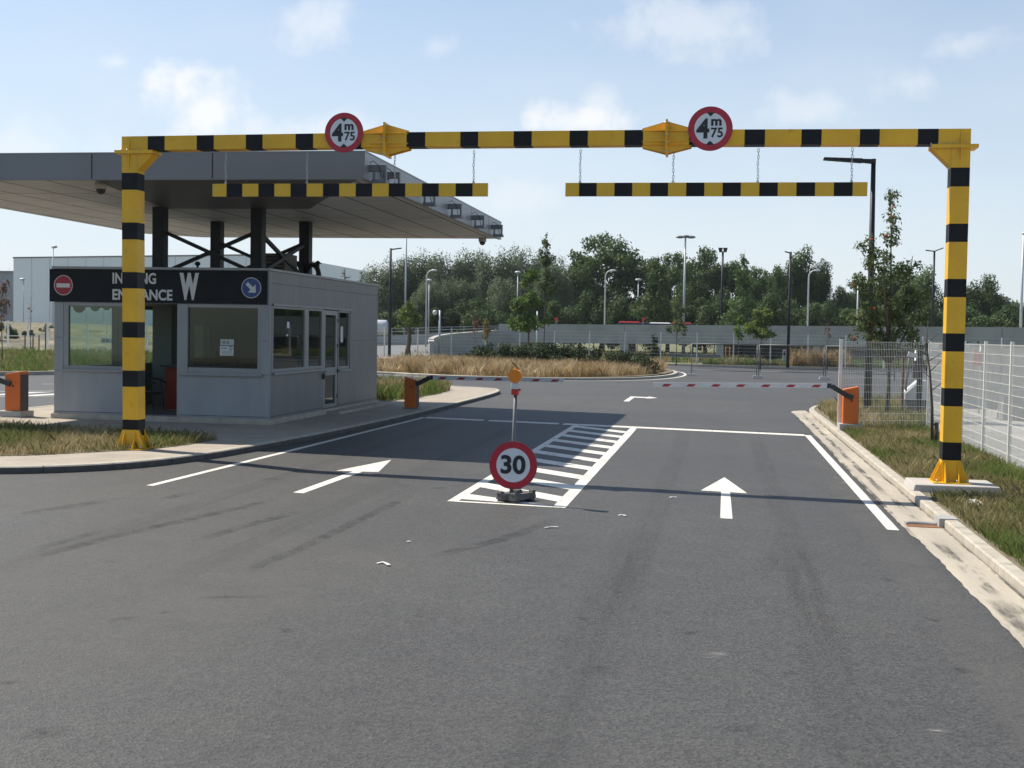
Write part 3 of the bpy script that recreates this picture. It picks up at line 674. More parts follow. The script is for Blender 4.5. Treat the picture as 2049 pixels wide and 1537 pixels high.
# hanging bars on chains
def hanging_bar(x0, x1, first, chains, label):
    t = thing('clearance_bar', label, 'clearance bar', ((x0 + x1) / 2, PY, 4.8), 'striped bars hanging from the portal')
    b = MB(); x = x0; k = 0; n = 2 * round((x1 - x0 - 2 * first) / 0.62) + 1; w = (x1 - x0 - 2 * first) / n
    edges = [x0, x0 + first] + [x0 + first + w * (i + 1) for i in range(n)] + [x1]
    for i in range(len(edges) - 1): b.box(edges[i], edges[i + 1], PY - .03, PY + .03, 4.80, 5.03, i % 2)
    b.build('bar', [mat('bar_yellow', (0.70, 0.41, 0.018), .45, var=.04), M_blk], t, )
    for cx in chains:
        c = MB(); z = 5.07; i = 0
        while z < 5.63:
            a1 = (0, 0, 1); a2 = (1, 0, 0) if i % 2 else (0, 1, 0)
            c.ring((cx + .004 * math.sin(i), PY, z), a1, a2, .036, .017, .0055); z += .056; i += 1
        c.ring((cx, PY, 5.045), (0, 0, 1), (1, 0, 0), .022, .018, .007)
        c.build('chain', M_galv, t)
hanging_bar(-9.22, -4.10, 0.27, (-8.98, -7.43, -5.80, -4.36), 'left striped yellow and black bar on chains in front of the canopy')
hanging_bar(-2.72, 2.38, 0.24, (-2.47, -.86, .57, 2.12), 'right striped yellow and black bar on chains against the open sky')

def disc(b, c, r, t, m=0, seg=48):
    c = Vector(c); b.tube([(c.x, c.y, c.z), (c.x, c.y - t, c.z)], r, seg, m, smooth=False); return b
def round_sign(name, label, c, r, inner, group, parent=None):
    t = thing(name, label, 'traffic sign', c, group) if parent is None else parent
    b = MB(); disc(b, c, r, .012); pl_ = b.build('plate', M_galvd, t)
    b = MB(); disc(b, (c[0], c[1] - .012, c[2]), r - .004, .003); b.build('red_border', M_red, pl_)
    b = MB(); disc(b, (c[0], c[1] - .015, c[2]), inner, .002); b.build('white_face', M_swhite, pl_)
    return t, pl_
for cx, cz, r, lab in ((-6.68, 5.905, .355, 'round 4 m 75 height sign over the left lane, before the canopy corner'), (-.245, 5.915, .375, 'round 4 m 75 height sign over the right lane, against clear sky')):
    yf = PY - .20
    t, pl_ = round_sign('height_limit_sign', lab, (cx, yf, cz), r, r * .715, 'height limit signs on the portal')
    y = yf - .0175; k = r / .36
    text_mb('4', cx - .225 * k, cx - .015 * k, cz - .16 * k, cz + .165 * k, y, 'numeral', M_sblack, pl_, bold=.03)
    text_mb('m', cx + .01 * k, cx + .18 * k, cz + .045 * k, cz + .155 * k, y, 'unit_letter', M_sblack, pl_, bold=.04)
    text_mb('75', cx + .01 * k, cx + .205 * k, cz - .145 * k, cz + .015 * k, y, 'numeral', M_sblack, pl_, bold=.022)
    for s_ in (1, -1): MB().prism([(cx - .07 * k, y, cz + s_ * .262 * k), (cx, y, cz + s_ * .195 * k), (cx + .07 * k, y, cz + s_ * .262 * k)], (0, -.003, 0)).build('arrowhead', M_sblack, pl_)
    b = MB(); b.box(cx - .12, cx + .12, yf, PY - PW, cz - .10, cz + .02); b.build('clamp', M_galvd, t)

# speed limit sign on its foot, with the amber lamp clipped to the pole
t = thing('speed_limit_sign', 'round 30 speed limit sign on a grey foot standing in the hatched strip', 'traffic sign', (-2.95, 18.1, rz(-2.95)))
gz0 = rz(-2.95)
_, pl_ = round_sign('', '', (-2.955, 18.02, .455), .357, .251, None, t)
text_mb('30', -3.14, -2.77, .325, .605, 18.0, 'numerals', M_sblack, pl_, bold=.03)
b = MB(); b.tube([(-2.99, 18.07, gz0 + .05), (-2.95, 18.10, 1.60)], .027, 12); b.build('pole', M_galvd, t)
b = MB(); R = Matrix.Rotation(rad(-24), 3, 'Z')
def fp(x, y, z): v = R @ Vector((x * .84, y * .72, 0)); return (-2.93 + v.x, 18.16 + v.y, gz0 + z)
def fbox(x0, x1, y0, y1, z0, z1): b.hexa([fp(x0, y0, z0), fp(x1, y0, z0), fp(x1, y1, z0), fp(x0, y1, z0)], [fp(x0 + .012, y0 + .012, z1), fp(x1 - .012, y0 + .012, z1), fp(x1 - .012, y1 - .012, z1), fp(x0 + .012, y1 - .012, z1)])
fbox(-.21, .21, -.38, .40, .035, .125); fbox(-.20, -.05, -.36, -.20, 0, .036); fbox(.05, .20, -.36, -.20, 0, .036); fbox(-.20, -.05, .24, .38, 0, .036); fbox(.05, .20, .24, .38, 0, .036)
fbox(-.205, -.085, -.385, -.28, .12, .155); fbox(.085, .205, -.385, -.28, .12, .155); fbox(-.205, -.10, .28, .40, .12, .155); fbox(.10, .205, .28, .40, .12, .155)
fbox(-.09, .09, -.1, .1, .12, .17); b.build('foot', M_foot, t, .008)
b = MB()
b.hexa([fp(-.085, -.390, .055), fp(.03, -.390, .055), fp(.03, -.384, .055), fp(-.085, -.384, .055)], [fp(-.085, -.386, .105), fp(.03, -.386, .105), fp(.03, -.37, .105), fp(-.085, -.37, .105)]); b.build('handle_recess', M_rubber, t)
wl_ = thing('warning_lamp', 'amber warning lamp with red and white case on top of the sign pole', 'lamp', (-2.95, 18.08, 1.5))
b = MB(); b.ball((-2.955, 18.06, 1.765), .093, .062, .095, 0, 24, 14); b.build('lens', M_amber, wl_)
b = MB(); b.tube([(-2.955, 17.995, 1.765), (-2.955, 18.125, 1.765)], .098, 24); b.ring((-2.955, 18.06, 1.868), (1, 0, 0), (0, 0, 1), .025, .018, .006); b.build('lens_rim', mat('amber_rim', (.80, .22, .004), .35), wl_)
b = MB(); b.box(-3.01, -2.895, 18.0, 18.12, 1.575, 1.665); b.build('case', mat('lamp_case_white', (.6, .6, .6), .4), wl_, .012)
b = MB(); b.box(-3.005, -2.90, 18.003, 18.117, 1.49, 1.573); b.tube([(-2.90, 18.06, 1.565), (-2.868, 18.06, 1.565)], .014, 8); b.build('clamp', mat('lamp_case_red', (.5, .02, .02), .4), wl_, .006)
# ================================================================== guard booth
BX0, BX1, BY0, BY1, BZ0, BZ1 = -16.06, -10.55, 28.2, 37.66, 0.24, 3.77
bo = thing('guard_booth', 'grey clad gatehouse with dark sign board under the wide canopy', 'gatehouse', ((BX0 + BX1) / 2, (BY0 + BY1) / 2, .12))
T = .12
b = MB(); b.box(BX0 - .06, BX1 + .06, BY0 - .05, BY1 + .06, .10, BZ0); b.box(BX1 - .4, BX1 + .45, 32.4, BY1 + .1, .10, .185); b.build('plinth', M_kerb, bo, .006)
b = MB(); b.box(BX0 + T, BX1 - T, BY0 + T, BY1 - T, BZ0, BZ0 + .02); b.build('interior_floor', M_floor, bo)
b = MB(); b.box(BX0 + T, BX1 - T, BY0 + T, BY1 - T, 2.98, 3.02); b.build('interior_ceiling', M_int, bo)
DX0, DX1 = -14.02, -12.82      # open doorway in the front
# front wall pieces
b = MB()
b.box(BX0, -15.82, BY0, BY0 + T, BZ0, 2.96); b.box(-10.74, BX1, BY0, BY0 + T, BZ0, 2.96)
b.box(BX0, BX1, BY0, BY0 + T, 2.96, BZ1)
b.box(-15.82, DX0, BY0, BY0 + T, BZ0, 1.30); b.box(DX1, -10.74, BY0, BY0 + T, BZ0, 1.30)
b.build('front_wall', M_boothf, bo, .004)
class EACH:          # every box its own part
    def __init__(s): s.q = []
    def box(s, *a): s.q.append(MB().box(*a))
    def build(s, name, m, parent): [x.build(name, m, parent) for x in s.q]
b = EACH()     # joints and base trims of the front
for (xa, xb_) in ((BX0, DX0), (DX1, BX1)):
    b.box(xa - (.01 if xa == BX0 else 0), xb_ + (.012 if xb_ == BX1 else 0), BY0 - .012, BY0, BZ0, BZ0 + .03)
b.build('base_trim', M_frame, bo)
b = EACH()
for (xa, xb_) in ((BX0, -15.83), (-10.73, BX1)):
    for zz in (1.295, 2.10): b.box(xa + .012, xb_ - .012, BY0 - .0015, BY0 + .001, zz, zz + .008)
b.box(BX0 + .01, DX0 - .01, BY0 - .0015, BY0 + .001, BZ0 + .045, BZ0 + .057); b.box(DX1 + .01, BX1 - .01, BY0 - .0015, BY0 + .001, BZ0 + .045, BZ0 + .057)
b.build('panel_joint', M_dark, bo)
# sign board
sb = MB().box(BX0 - .10, BX1 - .05, BY0 - .05, BY0, 2.97, 3.765).build('sign_board', M_sign, bo, .004)
text_mb('INGANG', -14.51, -13.39, 3.42, 3.69, BY0 - .0525, 'lettering', M_letter, sb, bold=.028)
text_mb('ENTRANCE', -14.51, -12.97, 3.03, 3.295, BY0 - .0525, 'lettering', M_letter, sb, bold=.028)
text_mb('W', -12.79, -12.30, 3.05, 3.70, BY0 - .0525, 'lettering', M_letter, sb, bold=.065)
q = MB(); disc(q, (-15.79, BY0 - .052, 3.37), .245, .006); q.build('roundel', M_letter, sb)
q = MB(); disc(q, (-15.79, BY0 - .0585, 3.37), .228, .003); q.build('red_roundel', mat('no_entry_red', (.36, .018, .035), .5), sb)
q = MB(); q.box(-15.965, -15.615, BY0 - .064, BY0 - .0615, 3.315, 3.415); q.build('white_bar', M_letter, sb)
q = MB(); disc(q, (-10.985, BY0 - .052, 3.36), .245, .006); q.build('roundel', M_letter, sb)
q = MB(); disc(q, (-10.985, BY0 - .0585, 3.36), .228, .003); q.build('blue_roundel', M_blue, sb)
q = MB(); cx, cz = -10.985, 3.36; Rm = Matrix.Rotation(rad(45), 2)
def ar(x, z): v = Rm @ Vector((x, z)); return (cx + v.x, BY0 - .0620, cz - .0 + v.y)
q.prism([ar(-.042, .155), ar(.042, .155), ar(.042, -.02), ar(.135, -.02), ar(0, -.165), ar(-.135, -.02), ar(-.042, -.02)], (0, -.003, 0)); q.build('white_arrow', M_letter, sb)
# side and rear walls
b = MB()
SX = BX1
wins = [(28.45, 30.85), (31.05, 32.25), (32.35, 33.60), (33.66, 34.72)]
b.box(SX - T, SX, BY0 + T, BY1, 2.95, BZ1); b.box(SX - T, SX, BY0 + T, 32.33, BZ0, 1.36); b.box(SX - T, SX, 33.62, 34.76, BZ0, 1.30); b.box(SX - T, SX, 34.76, BY1, BZ0, 2.95); b.box(SX - T, SX, BY0 + T, 28.42, 1.36, 2.95)
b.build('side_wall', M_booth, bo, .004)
b = EACH(); b.box(SX - .001, SX + .002, BY0 + .1, BY1 - .02, 3.475, 3.487); b.box(SX - .001, SX + .002, 34.80, BY1 - .02, 2.10, 2.108); b.box(SX - .001, SX + .002, BY0 + .03, BY0 + .04, BZ0, BZ1); b.box(SX - .001, SX + .002, BY0 + .1, 32.3, BZ0 + .045, BZ0 + .058); b.box(SX - .001, SX + .002, 33.62, BY1 - .02, BZ0 + .045, BZ0 + .058)
b.build('panel_joint', M_dark, bo)
b = MB(); b.box(BX0, BX0 + T, BY0 + T, BY1, 2.95, BZ1); b.box(BX0, BX0 + T, BY0 + T, BY1, BZ0, 1.30); b.box(BX0, BX0 + T, 36.4, BY1, 1.3, 2.95); b.box(BX0, BX0 + T, 32.6, 32.8, 1.3, 2.95)
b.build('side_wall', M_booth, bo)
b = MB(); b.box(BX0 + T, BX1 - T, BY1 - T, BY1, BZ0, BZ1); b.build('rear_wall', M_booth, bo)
b = MB(); b.box(BX0 - .04, BX1 + .035, BY0 - .06, BY1 + .04, BZ1, BZ1 + .06); b.build('roof', M_frame, bo, .008)
# windows: frame (> glass, sill)
def window(fr_boxes, gl, gm, sill=None, sub=()):
    f = MB()
    for x in fr_boxes: f.box(*x)
    f = f.build('window', M_frame, bo, .003)
    g = MB(); g.face(gl); g.build('glass', gm, f)
    if sill: s_ = MB(); s_.box(*sill); s_.build('sill', M_frame, f, .004)
    return f
yg = BY0 + .06
window([(-15.82, -15.69, BY0 + .01, BY0 + .1, 1.30, 2.96), (-14.10, DX0, BY0 - .004, BY0 + .1, 1.30, 2.96), (-15.69, -14.10, BY0 + .01, BY0 + .1, 1.30, 1.42), (-15.69, -14.10, BY0 + .01, BY0 + .1, 2.88, 2.96)],
       [(-15.69, yg, 1.42), (-14.10, yg, 1.42), (-14.10, yg, 2.88), (-15.69, yg, 2.88)], M_glass, (-15.86, DX0, BY0 - .09, BY0 - .001, 1.285, 1.335))
window([(DX1, -12.60, BY0 - .004, BY0 + .1, 1.30, 2.96), (-10.84, -10.74, BY0 + .01, BY0 + .1, 1.30, 2.96), (-12.60, -10.84, BY0 + .01, BY0 + .1, 1.30, 1.44), (-12.60, -10.84, BY0 + .01, BY0 + .1, 2.88, 2.96)],
       [(-12.60, yg, 1.44), (-10.84, yg, 1.44), (-10.84, yg, 2.88), (-12.60, yg, 2.88)], M_glassd, (DX1, -10.70, BY0 - .09, BY0 - .001, 1.255, 1.315))
xg = SX - .05
for i, (ya, yb) in enumerate(wins):
    if i == 2: continue
    zb_ = 1.36 if i < 2 else 1.30
    w = window([(SX - .1, SX - .008, ya, ya + .06, zb_, 2.95), (SX - .1, SX - .008, yb - .06, yb, zb_, 2.95), (SX - .1, SX - .008, ya + .06, yb - .06, zb_, zb_ + .07), (SX - .1, SX - .008, ya + .06, yb - .06, 2.89, 2.95)],
               [(xg, ya + .06, zb_ + .07), (xg, yb - .06, zb_ + .07), (xg, yb - .06, 2.89), (xg, ya + .06, 2.89)], M_glassd,
               (SX + .001, SX + .07, ya - .03, yb + (.06 if i else .22), zb_ - .07, zb_ - .02) if i != 1 else (SX + .001, SX + .07, ya + .03, 32.3, zb_ - .07, zb_ - .02))
b = MB(); b.box(SX - .1, SX - .006, 30.85, 31.05, 1.36, 2.95); b.box(SX - .1, SX - .006, 32.25, 32.33, 1.36, 2.95); b.box(SX + .001, SX + .05, 28.38, 34.8, 2.95, 3.0); b.build('window_surround', M_frame, bo, .003)
# side door
d = MB(); dy0, dy1 = 32.35, 33.60
d.box(SX - .09, SX - .01, dy0, dy0 + .16, .26, 2.93); d.box(SX - .09, SX - .01, dy1 - .16, dy1, .26, 2.93); d.box(SX - .09, SX - .01, dy0 + .16, dy1 - .16, .26, .36); d.box(SX - .09, SX - .01, dy0 + .16, dy1 - .16, 1.15, 1.36); d.box(SX - .09, SX - .01, dy0 + .16, dy1 - .16, 2.80, 2.93)
dd = d.build('door', M_frame, bo, .004)
g = MB(); g.face([(xg, dy0 + .16, 1.36), (xg, dy1 - .16, 1.36), (xg, dy1 - .16, 2.80), (xg, dy0 + .16, 2.80)]); g.face([(xg, dy0 + .16, .36), (xg, dy1 - .16, .36), (xg, dy1 - .16, 1.15), (xg, dy0 + .16, 1.15)]); g.build('glass', M_glassd, dd)
h = MB(); h.tube([(SX, dy0 + .09, 1.27), (SX + .06, dy0 + .09, 1.27), (SX + .06, dy0 + .25, 1.27)], .014, 8); h.box(SX - .006, SX + .008, dy0 + .06, dy0 + .12, 1.19, 1.33); h.build('handle', M_galv, dd)
h = MB(); h.box(SX - .005, SX + .06, dy0 - .12, dy0 - .02, 1.06, 1.22); h.build('lock_box', M_rubber, bo)
for zz in (.5, 1.2, 1.9, 2.6): MB().tube([(SX - .004, dy1 - .012, zz), (SX - .004, dy1 - .012, zz + .11)], .016, 8).build('hinge', M_dark, dd)
# doorway frame
b = MB(); b.box(DX0, DX0 + .05, BY0 + .005, BY0 + .11, BZ0 + .02, 2.96); b.box(DX1 - .05, DX1, BY0 + .005, BY0 + .11, BZ0 + .02, 2.96); b.build('doorway_frame', M_frame, bo)
b = MB(); b.box(-15.27, -14.72, 31.9, 32.3, .26, 2.98); b.box(-13.6, -13.52, 33, 37.5, .26, 2.98); b.box(-15.93, -13.61, 33.9, 34.0, .26, 2.98); b.build('interior_partition', M_int, bo)
# the left side windows
for ya, yb in ((28.5, 32.6), (32.8, 36.4)):
    window([(BX0 + .01, BX0 + .1, ya, ya + .07, 1.30, 2.95), (BX0 + .01, BX0 + .1, yb - .07, yb, 1.30, 2.95), (BX0 + .01, BX0 + .1, ya + .07, yb - .07, 1.30, 1.38), (BX0 + .01, BX0 + .1, ya + .07, yb - .07, 2.87, 2.95)],
           [(BX0 + .05, ya + .07, 1.38), (BX0 + .05, yb - .07, 1.38), (BX0 + .05, yb - .07, 2.87), (BX0 + .05, ya + .07, 2.87)], M_glass)
# notices stuck inside the windows
M_paper = mat('white_paper', (.70, .71, .70), .6, var=.03)
n1 = thing('window_notice', 'white ZONE notice with a no smoking symbol taped inside the front window', 'notice', (-11.63, BY0 + .05, 1.74))
b = MB(); b.box(-11.80, -11.46, yg - .010, yg - .006, 1.74, 1.965); b.build('sheet', M_paper, n1)
b = MB(); b.box(-11.79, -11.45, yg - .010, yg - .006, 1.985, 2.13); b.build('upper_sheet', mat('pale_green_paper', (.45, .50, .46), .6), n1)
text_mb('ZONE', -11.775, -11.62, 1.89, 1.935, yg - .0115, 'lettering', M_sblack, n1, bold=.02, depth=.001)
b = MB(); b.ring((-11.53, yg - .0125, 1.912), (1, 0, 0), (0, 0, 1), .042, .042, .006, 20); b.bar((-11.56, yg - .0125, 1.942), (-11.50, yg - .0125, 1.882), .004, .01)
b.ring((-11.70, yg - .0125, 2.055), (1, 0, 0), (0, 0, 1), .026, .026, .007, 16); b.ring((-11.60, yg - .0125, 2.055), (1, 0, 0), (0, 0, 1), .026, .026, .007, 16); b.build('symbols', M_sblack, n1)
b = MB()
for zz in (1.845, 1.82, 1.795, 1.77): b.box(-11.77 + random.random() * .04, -11.50 + random.random() * .03, yg - .0125, yg - .0105, zz, zz + .008)
b.build('text_lines', M_sblack, n1)
n2 = thing('window_notice', 'small pale notice with two round symbols in the left front window', 'notice', (-14.7, BY0 + .05, 1.9))
b = MB(); b.box(-14.86, -14.58, yg - .010, yg - .006, 1.98, 2.10); b.build('sheet', mat('pale_green_paper_2', (.40, .47, .42), .6), n2)
b = MB(); b.ring((-14.79, yg - .0125, 2.04), (1, 0, 0), (0, 0, 1), .024, .024, .007, 16); b.ring((-14.69, yg - .0125, 2.04), (1, 0, 0), (0, 0, 1), .024, .024, .007, 16); b.build('symbols', M_sblack, n2)
for (ya, yb, z0, z1, lab) in ((29.55, 29.72, 2.42, 2.58, 'small white label high on the first side window of the booth'), (29.5, 29.62, 2.22, 2.27, 'tiny white sticker below the label on the first side window'), (33.98, 34.2, 2.05, 2.5, 'tall pale notice in the narrow side window beyond the door')):
    tag(MB().box(xg + .004, xg + .008, ya, yb, z0, z1).build('window_notice', M_paper), lab, 'notice')
t = thing('cabinet', 'added tall dark upright standing in for the window corner behind the left pane', 'cabinet', (-14.78, 29.1, .26))  # added block standing in for the dark window corner behind the glass
b = MB(); b.box(-14.97, -14.60, 29.0, 29.4, .26, 2.85); b.build('body', mat('dark_green_grey', (.05, .06, .055), .6), t, .01)
b = MB(); b.box(-14.79, -14.775, 28.985, 28.999, .3, 2.8); b.build('upright_seam', M_dark, t)
for i, (uu, rr_) in enumerate(((158, .17), (190, .13), (213, .10))):
    p = on_y(uu, 611, yg); b = MB(); b.prism([(p.x + rr_ * math.cos(a), yg + .012, 2.875 + rr_ * math.sin(a)) for a in [math.pi + k * math.pi / 12 for k in range(13)]], (0, .004, 0))
    tag(b.build('window_decoration', mat('dark_green_film', (.10, .13, .11), .6)), ['largest dark half round decoration at the top left of the left window', 'middle dark half round decoration at the top of the left window', 'smallest dark half round decoration at the top of the left window'][i], 'decoration', 'half round window decorations')
t = thing('pale_reflection_upright', 'added pale upright standing in for a reflection in the right front window', 'cabinet', (-13.1, 31.6, .26))  # added solid in place of a pale reflection in the pane
p = on_y(398, 690, 31.6); b = MB(); b.box(p.x - .13, p.x + .13, 31.6, 32.0, .26, 2.45); b.build('body', mat('pale_reflection_green', (.50, .55, .47), .6), t)
b = MB(); b.box(p.x - .12, p.x + .12, 31.59, 31.599, 1.5, 1.52); b.build('dark_seam', M_dark, t)
p = on_y(452, 720, 31.2); tag(MB().box(p.x - .26, p.x + .26, 31.1, 31.5, 1.412 - 1.15, 1.78).build('dark_reflection_block', M_dark, None, .01), 'dark rack for a reflection behind the ZONE notice', 'standin')  # added block standing in for a dark reflection in the pane
# furniture seen through the doorway
de = thing('reception_desk', 'dark topped desk with red front just inside the open doorway', 'desk', (-13.4, 30.8, .26))
b = MB(); b.box(-14.22, -12.0, 30.5, 30.56, .26, 1.36); b.build('front_panel', M_desk, de)
b = MB(); b.box(-14.32, -11.9, 30.35, 31.15, 1.361, 1.41); b.build('desk_top', mat('desk_top', (.10, .09, .08), .4), de, .004)
b = MB(); b.box(-14.2, -14.14, 30.561, 31.05, .26, 1.36); b.box(-12.08, -12.02, 30.561, 31.05, .26, 1.36); b.build('side_panels', M_desk, de)
tag(MB().box(-13.55, -13.05, 30.7, 30.95, 1.412, 1.60).build('printer', M_rubber, None, .01), 'small black device on the desk inside the booth', 'printer')
ch = thing('office_chair', 'black chair with armrests standing in the open booth doorway', 'chair', (-14.25, 29.6, .26))
b = MB(); b.box(-14.62, -14.05, 29.35, 29.85, .68, .76); b.build('seat', M_rubber, ch, .02)
b = MB(); b.hexa([(-14.64, 29.35, .77), (-14.55, 29.35, .77), (-14.55, 29.85, .77), (-14.64, 29.85, .77)], [(-14.86, 29.37, 1.42), (-14.80, 29.37, 1.42), (-14.80, 29.83, 1.42), (-14.86, 29.83, 1.42)]); b.build('backrest', M_rubber, ch, .015)
for yy in (29.3, 29.9):
    b = MB(); b.tube([(-14.62, yy, 1.0), (-14.4, yy, 1.07), (-14.1, yy, 1.06), (-13.93, yy, .97)], .026, 8); b.build('armrest', M_rubber, ch)
    b = MB(); b.tube([(-14.52, yy, 1.04), (-14.6, yy, .27)], .013, 6); b.build('leg', M_rubber, ch)
    b = MB(); b.tube([(-14.08, yy, 1.04), (-13.98, yy, .27)], .013, 6); b.build('leg', M_rubber, ch)

# ================================================================== canopy
CX0, CX1, CY0, CY1, CZ0, CZ1 = -19.1, -7.2, 24.6, 40.6, 5.47, 6.03
def soffit_mat():
    m = brick_mat('soffit_panels', (0.58, 0.575, 0.555), (0.55, 0.545, 0.525), (0.05, 0.05, 0.048), 6.0, 1.13, 0.03, .6)
    nt = m.node_tree; mp = nt.nodes.new('ShaderNodeMapping'); mp.inputs['Rotation'].default_value = (0, 0, rad(90)); mp.inputs['Location'].default_value = (.3, .4, 0)
    tc = [n for n in nt.nodes if n.type == 'TEX_COORD'][0]; br = [n for n in nt.nodes if n.type == 'TEX_BRICK'][0]
    nt.links.new(tc.outputs['Object'], mp.inputs['Vector']); nt.links.new(mp.outputs[0], br.inputs['Vector']); br.offset = 0.0
    return m
ca = thing('canopy', 'wide flat grey canopy raised on dark steel columns above the booth', 'canopy', (-12.8, 33, 3.83))
# outline with the stepped left edge
stp = [(CX0 + .15, CY1)]
yy = CY1; k = 0
outl = [(CX1, CY0), (CX1, CY1), (-17.6, CY1), (CX0, 39.0), (CX0, CY0)]
b = MB(); b.hexa([(x, y, CZ0 + .03) for x, y in outl], [(x, y, CZ1) for x, y in outl]); 
for i in range(len(b.f)): b.m[i] = 0
b.m[3] = 0
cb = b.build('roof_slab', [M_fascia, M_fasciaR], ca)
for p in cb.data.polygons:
    if p.normal.x > .9: p.material_index = 1  # right-facing side takes the copy with skylight in its colour
b = MB(); b.face([(x, y, CZ0 + .026) for x, y in reversed(outl)]); b.build('soffit', soffit_mat(), ca)
b = MB(); b.box(CX0, CX1 + .004, CY0 - .006, CY0 + .05, CZ0, CZ0 + .029); b.box(CX1 - .10, CX1 + .006, CY0 + .051, CY1 + .006, CZ0, CZ0 + .029); b.build('edge_trim', M_fascia, ca)
b = MB(); b.hexa([(-13.2, CY0 + .06, CZ0 + .018), (-7.35, CY0 + .06, CZ0 + .018), (-10.4, 30.6, CZ0 - .0), (-14.3, 30.6, CZ0 - .0)], [(-13.2, CY0 + .06, CZ0 + .022), (-7.35, CY0 + .06, CZ0 + .022), (-10.4, 30.6, CZ0 + .022), (-14.3, 30.6, CZ0 + .022)]); b.build('dark_soffit_area', M_soffd, ca)  # dark trapezoid set just under the soffit
b = EACH()
for x in (-13.16, -10.47, -16.0, -7.85 + 100): 
    if x < 0: b.box(x - .012, x + .012, CY0 - .0025, CY0 + .002, CZ0 + .03, CZ1 - .01)
for y in (30.6, 35.6, 38.3): b.box(CX1 - .002, CX1 + .0025, y - .008, y + .008, CZ0 + .03, CZ1 - .01)
b.build('fascia_joint', M_dark, ca)
b = MB(); b.box(CX0, CX1 + .01, CY0 - .012, CY0 + .06, CZ1 + .001, CZ1 + .02); b.box(CX1 - .06, CX1 + .012, CY0 + .06, CY1, CZ1 + .001, CZ1 + .02); b.build('roof_edge', M_frame, ca)
colp = {}
for key, x, y in (('a', -14.40, 30.5), ('b', -11.73, 30.5), ('c', -14.52, 34.5), ('d', -11.83, 34.5)):
    b = MB(); w = .15
    b.box(x - w, x + w, y - w, y - w + .035, 3.83, CZ0 + .02); b.box(x - w, x + w, y + w - .035, y + w, 3.83, CZ0 + .02); b.box(x - .02, x + .02, y - w + .036, y + w - .036, 3.83, CZ0 + .02)
    b.box(x - w, x - w + .03, y - w + .036, y + w - .036, 3.83, CZ0 + .02); b.box(x + w - .03, x + w, y - w + .036, y + w - .036, 3.83, CZ0 + .02)
    b.build('column', M_dark, ca); colp[key] = (x, y)
def brace(p, q): MB().bar(p, q, .09, .09).build('brace', M_dark, ca)
def crossb(k1, k2, dy=0):
    (xa, ya), (xb_, yb) = colp[k1], colp[k2]
    d = Vector((xb_ - xa, yb - ya)).normalized() * .15
    brace((xa + d.x, ya + d.y - dy, 4.85), (xb_ - d.x, yb - d.y - dy, 3.55 + .3)); brace((xa + d.x, ya + d.y + dy + .1, 3.85), (xb_ - d.x, yb - d.y + dy + .1, 4.85))
crossb('a', 'b'); crossb('c', 'd'); crossb('b', 'd')
# floodlights along both long edges
FL = [(CX1, 1, y, l) for y, l in zip((24.95, 26.05, 29.4, 32.5, 35.7, 38.8), ('floodlight on the canopy edge right behind the near right corner', 'floodlight second from the near right canopy corner, half hidden by a chain', 'floodlight third from the near right corner, behind the hanging bar', 'floodlight fourth from the near right corner, just below the hanging bar', 'floodlight last but one before the far canopy tip', 'floodlight at the far tip of the canopy above the dome camera'))]
for (ex, s_, y, lab) in FL[:6]:
    t = thing('floodlight', lab, 'floodlight', (ex, y, 5.75), 'floodlights along the canopy edges')
    X = lambda d: ex + s_ * d
    def bx(b, d0, d1, ya, yb, za, zb_): b.box(min(X(d0), X(d1)), max(X(d0), X(d1)), ya, yb, za, zb_)
    b = MB(); bx(b, .003, .36, y - .05, y + .05, 5.66, 5.80); b.build('arm', M_galvd, t, .005)
    for d in (.10, .34): b = MB(); bx(b, d - .02, d + .02, y - .04, y + .04, 5.50, 5.66); b.build('bracket', M_galvd, t)
    h = .14 if s_ > 0 else .5
    b = MB(); xa, xb_ = sorted((X(.07), X(.38))); b.hexa([(xa, y - h, 5.42), (xb_, y - h, 5.42), (xb_, y + h, 5.42), (xa, y + h, 5.42)], [(xa, y - h + .04, 5.50), (xb_, y - h + .04, 5.50), (xb_, y + h - .04, 5.50), (xa, y + h - .04, 5.50)]); b.build('lamp_head', M_galvd, t, .006)
    b = MB(); b.tube([(X(.02), y - .06, 5.84), (X(.10), y - .08, 5.88), (X(.22), y - .08, 5.78), (X(.28), y - .06, 5.50)], .008, 5); b.build('cable', M_rubber, t)
for (x, y, lab) in ((-13.35, 25.35, 'small dome camera under the front edge of the canopy'), (-7.75, 40.2, 'round dome camera under the far right tip of the canopy')):
    t = thing('dome_camera', lab, 'camera', (x, y, CZ0))
    b = MB(); b.tube([(x, y, CZ0 + .02), (x, y, CZ0 - .10)], .13, 16); b.build('housing', M_concl, t)
    b = MB(); b.ball((x, y, CZ0 - .12), .10, .10, .10); b.build('dome', M_rubber, t)
